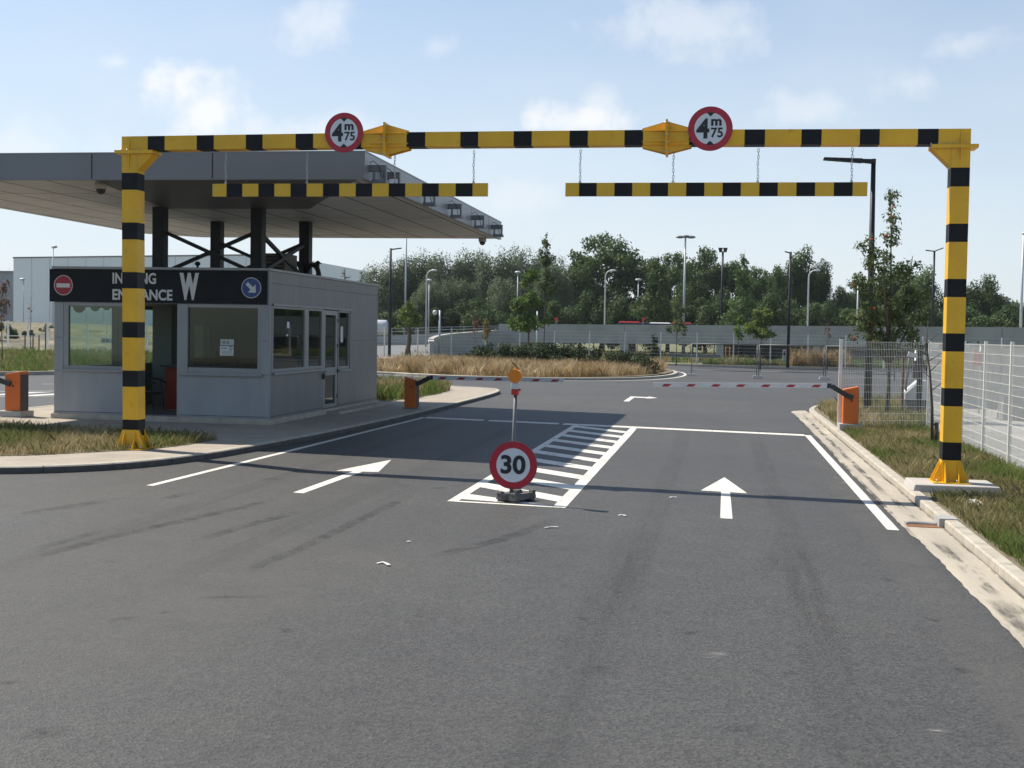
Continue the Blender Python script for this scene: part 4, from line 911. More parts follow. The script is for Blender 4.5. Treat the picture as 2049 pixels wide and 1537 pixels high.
# things on the booth roof
t = thing('rooftop_unit', 'brown ventilation box standing on the booth roof behind the columns', 'ventilation unit', (-12.1, 33.2, 3.83))
b = MB(); b.box(-12.42, -11.80, 32.7, 33.7, 3.85, 4.47); b.build('box', mat('brown_unit', (.10, .085, .07), .7, var=.15), t, .015)
b = MB()
for zz in (3.95, 4.05, 4.15, 4.25, 4.35): b.box(-12.38, -11.84, 32.69, 32.70, zz, zz + .04)
b.build('grille', M_dark, t)
t = thing('roof_fans', 'two dark round air hoses beside the last column on the booth roof', 'air duct', (-11.6, 34.0, 3.83))
b = MB(); b.tube([(-11.95 + .16 * math.cos(a), 34.1, 3.86 + .42 * math.sin(a)) for a in [i * math.pi / 10 for i in range(11)]], .07, 8); b.build('hose', M_dark, t)
b = MB(); b.tube([(-11.50 + .2 * math.cos(a), 34.15, 3.86 + .38 * math.sin(a)) for a in [i * math.pi / 10 for i in range(11)]], .07, 8); b.build('hose', M_dark, t)
t = thing('vent_pipe', 'thin black vent pipe with a cap on the booth roof', 'vent pipe', (-11.46, 34.5, 3.83))
b = MB(); b.tube([(-11.46, 34.5, 3.83), (-11.46, 34.5, 4.30)], .05, 10); b.build('pipe', M_dark, t)
b = MB(); b.tube([(-11.46, 34.5, 4.29), (-11.46, 34.5, 4.38)], [.12, .02], 12); b.build('cap', M_dark, t)
t = thing('roof_camera', 'small dark camera peeping over the booth roof between the columns', 'camera', (-13.2, 29.5, 3.83))
b = MB(); b.tube([(-13.15, 30.0, 3.83), (-13.15, 30.0, 3.99)], .03, 8); b.build('stalk', M_dark, t)
b = MB(); b.ball((-13.15, 30.0, 4.02), .07, .09, .06); b.build('head', M_dark, t)

# ================================================================== barriers
M_refl = mat('reflector_red', (.38, .015, .02), .4)
def barrier(label, cx, cy, w, zb, zt, slope, base, arm, boom, dark_side):
    t = thing('boom_barrier', label, 'barrier', (cx, cy, zb), 'orange boom barriers')
    b = MB(); h = w / 2
    zl, zr_ = (zt - slope, zt) if slope > 0 else (zt, zt + slope)
    b.hexa([(cx - h, cy - h, zb), (cx + h, cy - h, zb), (cx + h, cy + h, zb), (cx - h, cy + h, zb)], [(cx - h, cy - h, zl), (cx + h, cy - h, zr_), (cx + h, cy + h, zr_), (cx - h, cy + h, zl)])
    cab = b.build('cabinet', M_orange, t, .012)
    b = MB(); b.box(cx + dark_side * (h + .001), cx + dark_side * (h + .012), cy - h + .03, cy + h - .03, zb + .02, zr_ - .08 if dark_side > 0 else zl - .08)
    b.tube([(cx + .02, cy - h - .004, zb + .62), (cx + .02, cy - h + .01, zb + .62)], .028, 10); b.build('service_cover', M_rubber, cab)
    if base:
        b = MB(); b.box(cx - h - .09, cx + h + .09, cy - h - .09, cy + h + .09, zb - base, zb); b.build('base', M_conc, t, .008)
    else:
        b = MB(); b.box(cx - h - .05, cx + h + .05, cy - h - .05, cy + h + .05, zb - .02, zb + .012); b.build('base', M_galvd, t)
    b = MB()
    for p, q in zip(arm, arm[1:]): b.bar(p, q, .06, .13)
    b.build('arm', M_rubber, t, .008)
    if boom:
        (xa, za), (xb_, zb2) = boom; y = arm[-1][1]
        b = MB(); b.bar((xa, y, za), (xb_, y, zb2), .05, .125)
        n = 7; L = xb_ - xa
        for i in range(n):
            c = xa + L * (i + .55) / n; zc = za + (zb2 - za) * (c - xa) / L - .012; s_ = .10
            b.prism([(c - s_ - .04, y - .026, zc - .034), (c + s_ - .04, y - .026, zc - .034), (c + s_ + .04, y - .026, zc + .034), (c - s_ + .04, y - .026, zc + .034)], (0, -.002, 0), 1)
        b.build('boom', [M_boom, M_refl], t)
barrier('orange boom barrier on the grassy verge by the fence end, arm lowered', 3.55, 35.0, .40, .09, 1.11, .09, .17, [(3.60, 34.76, .80), (3.42, 34.74, .87), (3.02, 34.74, 1.11), (2.90, 34.74, 1.12)], ((-1.80, 1.03), (2.92, 1.12)), 1)
barrier('orange boom barrier on the paving beside the booth, arm lowered', -8.98, 35.9, .36, .13, 1.06, -.10, 0, [(-8.80, 35.68, .86), (-8.70, 35.66, .88), (-8.38, 35.66, 1.05), (-8.28, 35.66, 1.05)], ((-8.30, 1.05), (-4.42, 1.06)), 1)
barrier('orange boom barrier on a concrete block left of the booth, arm leaving the photo', -17.17, 28.4, .40, .26, 1.24, .07, .14, [(-17.2, 28.17, .93), (-17.5, 28.15, 1.02), (-17.9, 28.15, 1.25), (-18.1, 28.15, 1.26)], ((-22.5, 1.24), (-18.05, 1.26)), 1)
# ================================================================== vegetation builders
def mesh_np(name, verts, faces_n, nper, mats, midx=None):
    me = bpy.data.meshes.new(name); nv = len(verts); nf = faces_n
    me.vertices.add(nv); me.vertices.foreach_set('co', verts.astype(np.float32).ravel())
    me.loops.add(nf * nper); me.loops.foreach_set('vertex_index', np.arange(nf * nper, dtype=np.int32))
    me.polygons.add(nf); me.polygons.foreach_set('loop_start', np.arange(0, nf * nper, nper, dtype=np.int32)); me.polygons.foreach_set('loop_total', np.full(nf, nper, dtype=np.int32))
    if midx is not None: me.polygons.foreach_set('material_index', midx.astype(np.int32))
    for m in (mats if isinstance(mats, (list, tuple)) else [mats]): me.materials.append(m)
    me.update(calc_edges=True); return me
def leaves(rng, blobs, n, size, shell=0.55, aspect=0.55, droop=0.0, jitter=0.4):
    # blobs: array rows (x, y, z, rx, ry, rz); leaves lie loosely over the outside of each clump
    bl = np.asarray(blobs, float); w = (bl[:, 3] * bl[:, 4] + bl[:, 5] * bl[:, 4]); w /= w.sum()
    k = rng.choice(len(bl), n, p=w)
    d = rng.normal(size=(n, 3)); d /= np.linalg.norm(d, axis=1)[:, None]
    r = rng.random(n) ** shell
    r = np.where(rng.random(n) < 0.12, r * (1 + jitter * rng.random(n)), r)
    p = bl[k, :3] + d * r[:, None] * bl[k, 3:6]
    nrm = d * 0.8 + rng.normal(size=(n, 3)) * 0.6 + np.array([0, 0, 0.35]); nrm /= np.linalg.norm(nrm, axis=1)[:, None]
    t = rng.normal(size=(n, 3)); t[:, 2] -= droop; t -= nrm * (t * nrm).sum(1)[:, None]; t /= np.linalg.norm(t, axis=1)[:, None]
    s = np.cross(nrm, t); L = size * (0.6 + 0.8 * rng.random(n))[:, None]
    a = p; b_ = p + t * L * .5 + s * L * aspect * .5; c = p + t * L; e = p + t * L * .5 - s * L * aspect * .5
    return np.stack([a, b_, c, e], 1).reshape(-1, 3)
def clumps(rng, c, rx, ry, rz_, k, rel, flat=0.85, fill=0.35):
    out = []
    for i in range(k):
        d = rng.normal(size=3); d /= np.linalg.norm(d)
        if d[2] < -0.55: d[2] *= -0.5
        q = 0.55 + 0.45 * rng.random() if rng.random() > fill else 0.6 * rng.random()
        s = rel * (0.6 + 0.8 * rng.random())
        out.append((c[0] + d[0] * q * rx, c[1] + d[1] * q * ry, c[2] + d[2] * q * rz_, s * rx, s * ry, s * rz_ * flat))
    return out
def limb_tree(mb, h, r, n, spread, seed, start=0.35, lean=0.0, seg=7):
    rnd = random.Random(seed); top = Vector((lean * h, 0, h)); pts = []
    for i in range(7):
        f = i / 6; pts.append(Vector((lean * h * f + rnd.uniform(-1, 1) * r * .6 * (f > 0), rnd.uniform(-1, 1) * r * .6 * (f > 0), h * f)))
    mb.tube(pts, [r * (1 - .85 * i / 6) * (1.35 if i == 0 else 1) for i in range(7)], seg)
    for j in range(n):
        f = start + (0.95 - start) * j / max(1, n - 1); p = Vector((lean * h * f, 0, h * f)); a = j * 2.4 + rnd.random()
        L = spread * (1.15 - .75 * f) * rnd.uniform(.75, 1.2); d = Vector((math.cos(a), math.sin(a), .75 + .5 * f))
        q = [p, p + d * L * .5 + Vector((0, 0, .05 * L)), p + d * L + Vector((0, 0, .2 * L))]
        mb.tube(q, [r * .42 * (1 - .6 * f), r * .25 * (1 - .6 * f), r * .07], 5)
L_will = leaf_mat('willow_leaves', (0.078, 0.112, 0.056), (0.165, 0.205, 0.115), .35, .35, .14)
L_dark = leaf_mat('poplar_leaves', (0.048, 0.088, 0.026), (0.108, 0.165, 0.050), .35, .35, .2)
L_bush = leaf_mat('bush_leaves', (0.042, 0.075, 0.024), (0.092, 0.142, 0.046), .30, .4, .2)
L_lime = leaf_mat('lime_leaves', (0.085, 0.125, 0.025), (0.17, 0.22, 0.05), .45, 1.2, .15)
L_fresh = leaf_mat('maple_leaves', (0.06, 0.115, 0.02), (0.14, 0.215, 0.04), .4, 1.0, .12)
L_yel = leaf_mat('yellowing_leaves', (0.15, 0.13, 0.045), (0.26, 0.20, 0.07), .4, 1.5, .15)
L_rowan = leaf_mat('rowan_leaves', (0.052, 0.078, 0.026), (0.14, 0.175, 0.062), .5, 1.3, .1)
L_hedge = leaf_mat('hedge_leaves', (0.015, 0.029, 0.009), (0.045, 0.068, 0.020), .25, 1.3, .1)
L_redl = leaf_mat('reddish_leaves', (0.13, 0.065, 0.04), (0.20, 0.10, 0.06), .4, 1.5, .1)
M_berry = mat('red_berries', (.55, .06, .015), .4)

def far_proto(kind, seed):
    rng = np.random.default_rng(seed); H = 1.0
    t = thing('tree', 'x', 'tree', (0, 0, 0), 'trees of the far tree line')
    mb = MB(); limb_tree(mb, *((4.5, .12, 6, 1.8) if kind == 'bush' else (12.5, .38, 9, 3.6)), seed, .25); mb.build('trunk', M_barkg, t)
    if kind == 'willow':
        bl = clumps(rng, (0, 0, 9.4), 5.9, 5.4, 6.4, 44, .33, 1.25, .25); bl += clumps(rng, (0, 0, 4.2), 6.4, 5.4, 3.8, 24, .38, 1.2, .2)
        v = leaves(rng, bl, 30000, .46, .30, .45, 1.0); m = L_will
    elif kind == 'open':
        bl = clumps(rng, (0, 0, 11.2), 6.2, 5.6, 6.2, 40, .23, .85, .2); bl += clumps(rng, (0, 0, 5), 5.6, 5, 4, 20, .34)
        v = leaves(rng, bl, 17000, .46, .42, .62); m = L_dark
    elif kind == 'dense':
        bl = clumps(rng, (0, 0, 10), 5.4, 5, 7.4, 52, .25, .95, .3); bl += clumps(rng, (0, 0, 3.8), 4.8, 4.4, 3.6, 16, .36)
        v = leaves(rng, bl, 22000, .42, .38, .6); m = L_dark
    else:
        bl = clumps(rng, (0, 0, 3.6), 5, 4, 3.6, 26, .32); v = leaves(rng, bl, 13000, .38, .40, .6); m = L_bush
    me = mesh_np('crown', v, len(v) // 4, 4, m); o = bpy.data.objects.new('crown', me); C.objects.link(o); o.parent = t; ORG[o.name] = Vector()
    return t
PROTO = {}
for kind, sd in (('willow', 11), ('willow', 12), ('willow', 13), ('open', 21), ('open', 22), ('dense', 31), ('dense', 32), ('bush', 41), ('bush', 42)):
    PROTO.setdefault(kind, []).append(far_proto(kind, sd))
HK = {'willow': 15.9, 'open': 16.6, 'dense': 16.9, 'bush': 7.0}
WK = {'willow': 11.2, 'open': 11.4, 'dense': 10.0, 'bush': 9.6}
used = {}
def far_tree(kind, u, vtop, wpx, y, label, i):
    p = on_y(u, vtop, y); base = 0.0
    h = (p.z - base) / HK[kind]; w = wpx * y / F_PX / WK[kind]
    j = i % len(PROTO[kind]); src = PROTO[kind][j]; key = (kind, j)
    rot = (i * 2.17) % 6.28
    if key not in used:
        used[key] = 1; src.location = (p.x, y, base); src.scale = (w, w, h); src.rotation_euler.z = rot; src['label'] = label; o = src
    else: o = copy_tree(src, (p.x, y, base), label, rot, (w, w, h))
    o.name = {'willow': 'willow_tree', 'open': 'poplar_tree', 'dense': 'broadleaf_tree', 'bush': 'bush'}[kind]
    o['category'] = 'bush' if kind == 'bush' else 'tree'
    if kind == 'bush': o['group'] = 'bushes at the foot of the tree line'
    return o
FT = [
 ('willow', 757, 541, 84, 168, 'grey-green willow just right of the booth behind the black lamp post'),
 ('willow', 800, 527, 84, 174, 'grey-green willow directly behind the thin pole under the canopy tip'),
 ('willow', 846, 509, 100, 178, 'tallest peaked willow at the left of the tree line, over the curved lamp'),
 ('willow', 898, 521, 92, 172, 'willow in the dip right of the peaked one, above the short camera pole'),
 ('willow', 948, 513, 96, 176, 'broad willow in the middle of the grey-green mass'),
 ('willow', 1003, 507, 104, 172, 'round topped willow left of the green young tree'),
 ('willow', 1060, 509, 104, 178, 'willow directly behind the young green tree on the roundabout'),
 ('willow', 1112, 527, 84, 168, 'last grey-green willow on the right of the willow mass'),
 ('willow', 925, 560, 84, 156, 'lower willow bulging forward in front of the willow mass'),
 ('willow', 1025, 566, 90, 154, 'lower rounded willow left of the white lamp, in front of taller ones'),
 ('willow', 862, 572, 80, 154, 'lower willow behind the two curved grey lamps'),
 ('open', 1208, 484, 150, 176, 'tallest loose crowned poplar with sky gaps, behind the curved white lamp'),
 ('open', 1272, 505, 110, 180, 'loose poplar right of the tallest one'),
 ('dense', 1163, 528, 90, 172, 'dark tree filling the gap between willows and the tallest poplar'),
 ('open', 1340, 499, 110, 176, 'loose light-gapped tree left of the tall triple headed floodlight mast'),
 ('open', 1416, 511, 104, 178, 'pale topped tree between the floodlight mast and the black mast'),
 ('open', 1466, 517, 92, 182, 'pale topped tree just right of the black mast'),
 ('dense', 1388, 534, 70, 166, 'dark narrow tree right behind the tall floodlight mast'),
 ('open', 1512, 527, 84, 178, 'airy tree beside the dip left of the big round tree'),
 ('dense', 1597, 503, 96, 168, 'big dark round topped tree standing alone behind the black slim lamp'),
 ('dense', 1636, 526, 66, 172, 'right shoulder tree of the big dark clump with the white curved lamp'),
 ('dense', 1551, 541, 62, 164, 'left shoulder tree of the big dark clump'),
 ('dense', 1692, 577, 62, 168, 'low tree left of the rowan in the sky gap'),
 ('dense', 1735, 560, 80, 172, 'tree hidden mostly behind the rowan and the big black lamp'),
 ('dense', 1800, 531, 96, 176, 'tree behind the right half of the rowan'),
 ('dense', 1852, 541, 86, 170, 'tree right of the rowan behind the twin headed black lamp'),
 ('dense', 1905, 575, 80, 174, 'tree directly behind the right striped post'),
 ('dense', 1960, 558, 96, 170, 'rounded tree right of the striped post'),
 ('dense', 2012, 596, 86, 172, 'low tree near the right border of the photo'),
 ('dense', 2062, 612, 80, 168, 'tree cut by the right border of the photo'),
]
for i, a in enumerate(FT): far_tree(*a, i)
BU = [(776, 612), (832, 618), (893, 612), (950, 606), (1010, 614), (1068, 610), (1130, 604), (1190, 594), (1250, 590), (1312, 588), (1372, 596), (1432, 592), (1492, 598), (1552, 600), (1612, 600), (1672, 612), (1732, 612), (1792, 608), (1852, 608), (1912, 612), (1972, 616), (2034, 622)]
ref = ['behind the black lamp beside the booth', 'left of the first curved lamp', 'right of the short camera pole', 'above the start of the concrete wall', 'left of the green young tree', 'behind the green young tree', 'right of the green young tree', 'left of the curved lamp over the wall', 'right of the curved lamp over the wall', 'behind the dark slender tree', 'behind the triple floodlight mast', 'left of the black floodlight mast', 'right of the black floodlight mast', 'left of the slim black lamp', 'beside the white curved lamp', 'under the gap in the tree line', 'behind the big black lamp', 'behind the rowan trunk', 'under the twin headed lamp', 'behind the right striped post', 'right of the striped post', 'at the right border of the photo']
for i, (u, v) in enumerate(BU): far_tree('bush', u, v, 96, 148 + (i * 7) % 9, 'dark green bush below the tree line ' + ref[i], i)
for i, (u, v, w) in enumerate(((-12, 640, 40), (22, 652, 36), (58, 660, 30), (88, 656, 34), (116, 648, 40))):
    far_tree('bush', u, v, w, 112 + i * 3, ['low scrub bush on the left slope by the photo border', 'low scrub bush on the left slope beside the reddish sapling', 'low scrub bush on the slope behind the bare sapling', 'low scrub bush on the slope behind the tall stake', 'low scrub bush on the slope next to the booth wall'][i], i)
for u, v in ((690, 537), (724, 541)):
    p = on_y(u, v, 170); mb = MB(); h = p.z
    mb.tube([(0, 0, 0), (0, 0, h)], [.3, .05], 6)
    rr = random.Random(int(u))
    for k in range(16): z = h * (.72 + .27 * k / 16); a = rr.random() * 6.28; L = 1.6 * (1 - k / 20); mb.tube([(0, 0, z), (L * math.cos(a), L * math.sin(a), z + .3 * L * rr.choice((1, -.6)))], [.09, .03], 4)
    t = thing('dead_tree', 'bare dead treetop above the booth roof, ' + ('left' if u < 700 else 'right') + ' one of two', 'tree', (p.x, 170, 0)); ORG[t.name] = Vector(); mb.build('trunk', M_bark, t)

# ------------------------------------------------------------------ young planted trees
def young(name, label, u, vb, y, vtop, crown, leafm, n, size, r=.05, z0=None, seed=1, limbs=8, stake=False, start=.35, lean=0.0):
    p = on_y(u, vb, y); zb = z0 if z0 is not None else rz(p.x) + .1; top = on_y(u, vtop, y).z; h = top - zb
    t = thing(name, label, 'tree', (p.x, y, zb)); ORG[t.name] = Vector()
    rng = np.random.default_rng(seed); mb = MB(); limb_tree(mb, h * .95, r, limbs, h * .22, seed, start, lean); mb.build('trunk', M_bark, t)
    bl = []
    for (cz, rx, rz_, k, rel) in crown: bl += clumps(rng, (lean * h * cz, 0, h * cz), rx, rx, h * rz_, k, rel)
    if n:
        v = leaves(rng, bl, n, size, .5, .6, .3); me = mesh_np('crown', v, len(v) // 4, 4, leafm); o = bpy.data.objects.new('crown', me); C.objects.link(o); o.parent = t
    if stake:
        s = MB(); s.tube([(.35, 0, 0), (.35, 0, 1.1)], .045, 7); s.bar((.35, 0, 1.0), (0, 0, 1.0), .03, .06); s.build('stake', M_bark, t)
    return t
young('maple_tree', 'fresh green young tree with a conical crown on the roundabout', 1058, 692, 100, 528, [(.38, 1.9, .13, 16, .34), (.6, 1.5, .2, 18, .32), (.85, .7, .16, 10, .4)], L_fresh, 4200, .26, .09, seed=51, start=.3)
young('birch_tree', 'tall sparse birch top rising above the green young tree', 1088, 690, 116, 472, [(.58, 1.0, .16, 10, .3), (.78, .95, .12, 12, .28), (.93, .45, .1, 8, .35)], L_rowan, 2000, .24, .07, seed=52, start=.45, limbs=14)
young('willow_sapling', 'small yellow-green tree with a thick gnarled trunk in the dry grass', 816, 712, 104, 600, [(.62, 1.15, .22, 14, .36), (.85, .6, .15, 8, .4)], L_lime, 1500, .22, .26, seed=53, start=.4)
young('yellow_sapling', 'small yellowing sapling in front of the curved ramp wall', 975, 695, 102, 632, [(.62, .5, .3, 10, .4)], L_yel, 380, .2, .03, seed=54)
young('red_sapling', 'thin reddish half bare sapling left of the yellowing sapling', 950, 690, 110, 622, [(.6, .45, .3, 8, .4)], L_redl, 120, .18, .03, seed=55, limbs=12)
young('drooping_sapling', 'thin drooping sapling in front of the wall under the floodlight mast', 1353, 728, 100, 590, [(.5, .85, .2, 10, .3), (.75, .6, .2, 8, .3)], L_rowan, 520, .2, .04, seed=56, limbs=14)
young('oak_tree', 'tall slender dark tree behind the wall right of the black mast', 1484, 690, 134, 506, [(.45, 1.9, .2, 14, .34), (.68, 1.3, .2, 14, .34), (.9, .5, .12, 8, .4)], L_dark, 2600, .32, .1, seed=57)
young('oak_tree', 'slender dark tree behind the wall left of the triple floodlight mast', 1308, 690, 142, 516, [(.45, 2.4, .2, 16, .34), (.68, 1.7, .2, 14, .34), (.9, .5, .12, 8, .4)], L_dark, 3200, .34, .1, seed=58)
young('green_sapling', 'thin green sapling just left of the lime green tree', 1477, 728, 106, 618, [(.5, .6, .2, 8, .36), (.78, .4, .2, 8, .4)], L_fresh, 480, .2, .04, seed=59)
young('lime_tree', 'lime green young tree with a round crown by the site fence', 1521, 746, 97, 608, [(.55, 1.35, .2, 18, .34), (.8, .9, .16, 12, .36)], L_lime, 2300, .22, .05, seed=60, start=.4)
young('bare_sapling', 'small bare sapling in front of the wall left of the big black lamp', 1655, 735, 104, 636, [(.7, .4, .2, 6, .4)], L_redl, 50, .18, .03, seed=61, limbs=14)
young('cypress', 'narrow dark cypress in front of the wall opening', 1310, 716, 108, 664, [(.35, .42, .35, 14, .5), (.7, .25, .28, 10, .5)], L_hedge, 900, .16, .04, seed=62, limbs=2)
young('red_leaved_sapling', 'reddish sapling at the left border of the photo', 4, 740, 62, 540, [(.75, .45, .2, 10, .35), (.5, .4, .2, 8, .35)], L_redl, 260, .16, .035, seed=63, limbs=14, z0=.1)
young('bare_sapling', 'bare sapling on the left bank behind the white fence', 61, 705, 94, 588, [(.7, .3, .2, 6, .4)], L_redl, 10, .18, .04, seed=64, limbs=6, z0=.16)
# rowan on the verge: three narrow leaders
rp = (5.21, 40.2, rz(5.2) + .10)
t = thing('rowan_tree', 'rowan with red berries and narrow leaders beside the big black lamp', 'tree', rp); ORG[t.name] = Vector()
mb = MB()
mb.tube([(0, 0, 0), (.02, 0, 1.2), (0, .02, 2.2)], [.075, .06, .055], 8)
LEAD = [((0, 0, 2.0), (.0, 0, 4.0), (-.08, .05, 7.1)), ((0, 0, 2.0), (-.45, .1, 3.4), (-.62, .1, 5.8)), ((0, 0, 1.9), (.45, .05, 3.4), (.62, 0, 5.1)), ((0, 0, 2.1), (-.22, -.3, 4.0), (-.3, -.3, 5.3)), ((0, 0, 1.8), (-.75, 0, 2.9), (-1.05, 0, 4.5)), ((0, 0, 1.7), (-.5, .2, 2.4), (-.9, .2, 3.4)), ((0, 0, 1.7), (.5, -.2, 2.8), (.95, -.2, 4.1))]
for a in LEAD: mb.tube(a, [.045, .03, .008], 6)
rng = np.random.default_rng(77)
bl = []
for j, a in enumerate(LEAD):
    P0, P1, P2 = map(np.array, a)
    m_ = 22 if j == 0 else 16
    for i in range(m_):
        f = .25 + .77 * i / m_; q = P0 * (1 - f) ** 2 + 2 * P1 * f * (1 - f) + P2 * f * f
        w = (.46 if j == 0 else .46) * (1 - .72 * max(0, f - .35) / .65) + .06
        o = rng.normal(size=3) * w * .75; o[2] *= .4; c = q + o; s = .17 + .10 * rng.random()
        bl.append((c[0], c[1], c[2], s, s, s * .8))
        if i % 3 == 0: mb.tube([tuple(q), tuple(c)], [.012, .005], 4)
mb.build('trunk', M_bark, t)
v = leaves(rng, bl, 7200, .12, .5, .42, .9); me = mesh_np('crown', v, len(v) // 4, 4, L_rowan); o = bpy.data.objects.new('crown', me); C.objects.link(o); o.parent = t
b = MB()
for (du, dv) in ((1735, 470), (1768, 408), (1776, 432), (1785, 465), (1703, 566), (1748, 605), (1732, 640), (1749, 645), (1712, 688), (1742, 680)):
    q = on_y(du, dv, 39.9); q = q - Vector(rp); q = Vector(min(bl, key=lambda c: (c[0] - q.x) ** 2 + (c[2] - q.z) ** 2)[:3]) + Vector((0, -.2, -.05))
    b = MB()
    for k in range(7): r_ = random.Random(du * 9 + k); b.ball((q.x + r_.uniform(-.045, .045), q.y + r_.uniform(-.045, .045), q.z + r_.uniform(-.03, .03)), .017, .017, .017, 0, 6, 4)
    b.build('berry_cluster', M_berry, t)
# thin staked sapling by the fence
sp = (5.03, 30.7, rz(5) + .10); t = thing('staked_sapling', 'leafless leaning sapling with a short stake between post and mesh fence', 'tree', sp); ORG[t.name] = Vector()
mb = MB(); mb.tube([(0, 0, 0), (-.03, 0, .9), (-.10, 0, 1.7), (-.20, .05, 2.4), (-.17, .05, 2.95)], [.04, .035, .025, .018, .006], 7)
for z, x, L, a in ((1.3, -.06, .55, .9), (1.75, -.1, .6, .75), (2.1, -.15, .45, -.9), (2.4, -.2, .4, .8), (2.0, -.14, .4, 1.0), (1.6, -.09, .3, -.8)): mb.tube([(x, 0, z), (x + math.sin(a) * L, .05, z + math.cos(a) * L)], [.012, .004], 5)
mb.build('trunk', M_bark, t)
mb = MB(); mb.tube([(.09, .03, 0), (.09, .03, .55)], .05, 8); mb.bar((.09, .03, .5), (-.02, 0, .5), .03, .05); mb.build('stake', M_bark, t)

# ------------------------------------------------------------------ hedge and tall dry grass on the roundabout
rng = np.random.default_rng(5)
bl = []
h0, h1 = np.array(on_y(955, 720, 84.0)), np.array(on_y(1300, 735, 74.5))
for i in range(95):
    f = rng.random(); q = h0 * (1 - f) + h1 * f; zt = 1.75 + .2 * math.sin(f * 17) * .5 - .7 * max(0, f - .82) / .18 - .3 * max(0, .15 - f) / .15
    s = .34 + .28 * rng.random(); bl.append((q[0] + rng.normal() * .2, q[1] + rng.normal() * .75, .15 + (zt - .15 - s * .6) * rng.random() ** .6, s, s, s * .8))
v = leaves(rng, bl, 24000, .15, .42, .5)
me = mesh_np('hedge', v, len(v) // 4, 4, L_hedge); o = bpy.data.objects.new('hedge', me); C.objects.link(o); tag(o, 'dark green shrubby hedge on the dry roundabout', 'hedge')

def inside(px, py, poly):
    r = np.zeros(len(px), bool); n = len(poly)
    for i in range(n):
        x0, y0 = poly[i]; x1, y1 = poly[(i + 1) % n]
        c = ((y0 > py) != (y1 > py)) & (px < (x1 - x0) * (py - y0) / (y1 - y0 + 1e-12) + x0); r ^= c
    return r
def grass(name, poly, n, h, w, mats, share, seed, zf, lean=.5, tuft=.35, avoid=None, hvar=.6):
    rng = np.random.default_rng(seed); P = np.array(poly); lo, hi = P.min(0), P.max(0)
    nt = max(8, n // 14); k = 0; tx = np.empty(0); ty = np.empty(0)
    while len(tx) < nt:
        x = lo[0] + (hi[0] - lo[0]) * rng.random(nt); y = lo[1] + (hi[1] - lo[1]) * rng.random(nt); m = inside(x, y, poly)
        if avoid is not None: m &= ~avoid(x, y)
        tx = np.r_[tx, x[m]]; ty = np.r_[ty, y[m]]
    tx, ty = tx[:nt], ty[:nt]; th = (1 - hvar + hvar * 2 * rng.random(nt) ** 1.3); kind = (np.sin(tx * 1.9 + 1.3 * np.sin(ty * 1.1)) * .5 + .5) * .6 + .4 * rng.random(nt)
    i = rng.integers(0, nt, n); a = rng.random(n) * 6.283; r = tuft * rng.random(n) ** .7
    x = tx[i] + np.cos(a) * r; y = ty[i] + np.sin(a) * r
    m = inside(x, y, poly)
    x, y, i = x[m], y[m], i[m]; n = len(x)
    z = zf(x); hh = h * th[i] * (.55 + .6 * rng.random(n)); a2 = a[m] + rng.normal(size=n) * .9; ln = lean * hh * (.3 + .9 * rng.random(n))
    dx, dy = np.cos(a2), np.sin(a2); fa = rng.random(n) * 6.283; sx, sy = np.cos(fa) * w, np.sin(fa) * w
    base = np.stack([x, y, z], 1); S = np.stack([sx, sy, 0 * sx], 1); mid = base + np.stack([dx * ln * .35, dy * ln * .35, hh * .6], 1); tip = base + np.stack([dx * ln, dy * ln, hh * .95], 1)
    v = np.stack([base - S, base + S, mid + S * .7, tip, mid - S * .7], 1).reshape(-1, 3)
    cum = np.cumsum(share); kk = np.clip(kind[i] * .75 + .25 * rng.random(n), 0, .999); mi = np.searchsorted(cum, kk)
    me = mesh_np(name, v, n, 5, mats, np.clip(mi, 0, len(mats) - 1)); o = bpy.data.objects.new(name, me); C.objects.link(o); return tag(o, kind='stuff')
G1 = leaf_mat('green_grass', (0.095, 0.155, 0.028), (0.18, 0.245, 0.055), .35, 2.0, 0)
G2 = leaf_mat('olive_grass', (0.19, 0.18, 0.07), (0.28, 0.255, 0.11), .35, 2.0, 0)
G3 = leaf_mat('straw_grass', (0.36, 0.29, 0.16), (0.50, 0.41, 0.24), .35, 2.0, 0)
G4 = leaf_mat('tall_dry_grass', (0.36, 0.25, 0.125), (0.54, 0.40, 0.22), .35, .9, 0)
G4b = leaf_mat('pale_seed_grass', (0.46, 0.36, 0.22), (0.66, 0.53, 0.35), .4, .9, 0)
G5 = leaf_mat('dry_green_grass', (0.15, 0.14, 0.055), (0.26, 0.20, 0.09), .35, .9, 0)
vz = lambda x: np.full(len(x), rz(4) + .10)
slab_ = lambda x, y: (x > 3.0) & (x < 4.66) & (y > 20.75) & (y < 22.45)
near_v = [(3.34, 7), (5.9, 7), (5.9, 24), (3.3, 24)]
grass('verge_grass', [(3.36, 9), (5.75, 9), (5.75, 23.5), (3.36, 23.5)], 70000, .135, .0042, [G1, G2, G3], (.44, .34, .22), 1, vz, .75, .22, slab_)
grass('verge_grass', [(3.32, 23.4), (5.75, 23.4), (5.8, 36.3), (3.34, 36.3)], 42000, .14, .006, [G1, G2, G3], (.36, .36, .28), 2, vz, .7, .25)
grass('verge_grass', [(3.36, 36.2), (5.9, 36.2), (8.1, 51.8), (7.4, 52.2), (5.2, 50.6), (4.1, 48.5), (3.5, 46)], 16000, .26, .012, [G1, G2, G3], (.2, .35, .45), 3, vz, .5, .3)
fz = lambda x: np.full(len(x), .122)
grass('bed_grass', bedA, 46000, .15, .0055, [G1, G2, G3], (.26, .36, .38), 4, fz, .7, .24)
grass('bed_grass', bedB, 42000, .34, .012, [G1, G2, G3], (.38, .32, .30), 5, fz, .5, .3)
rin = offset(rb, .8)
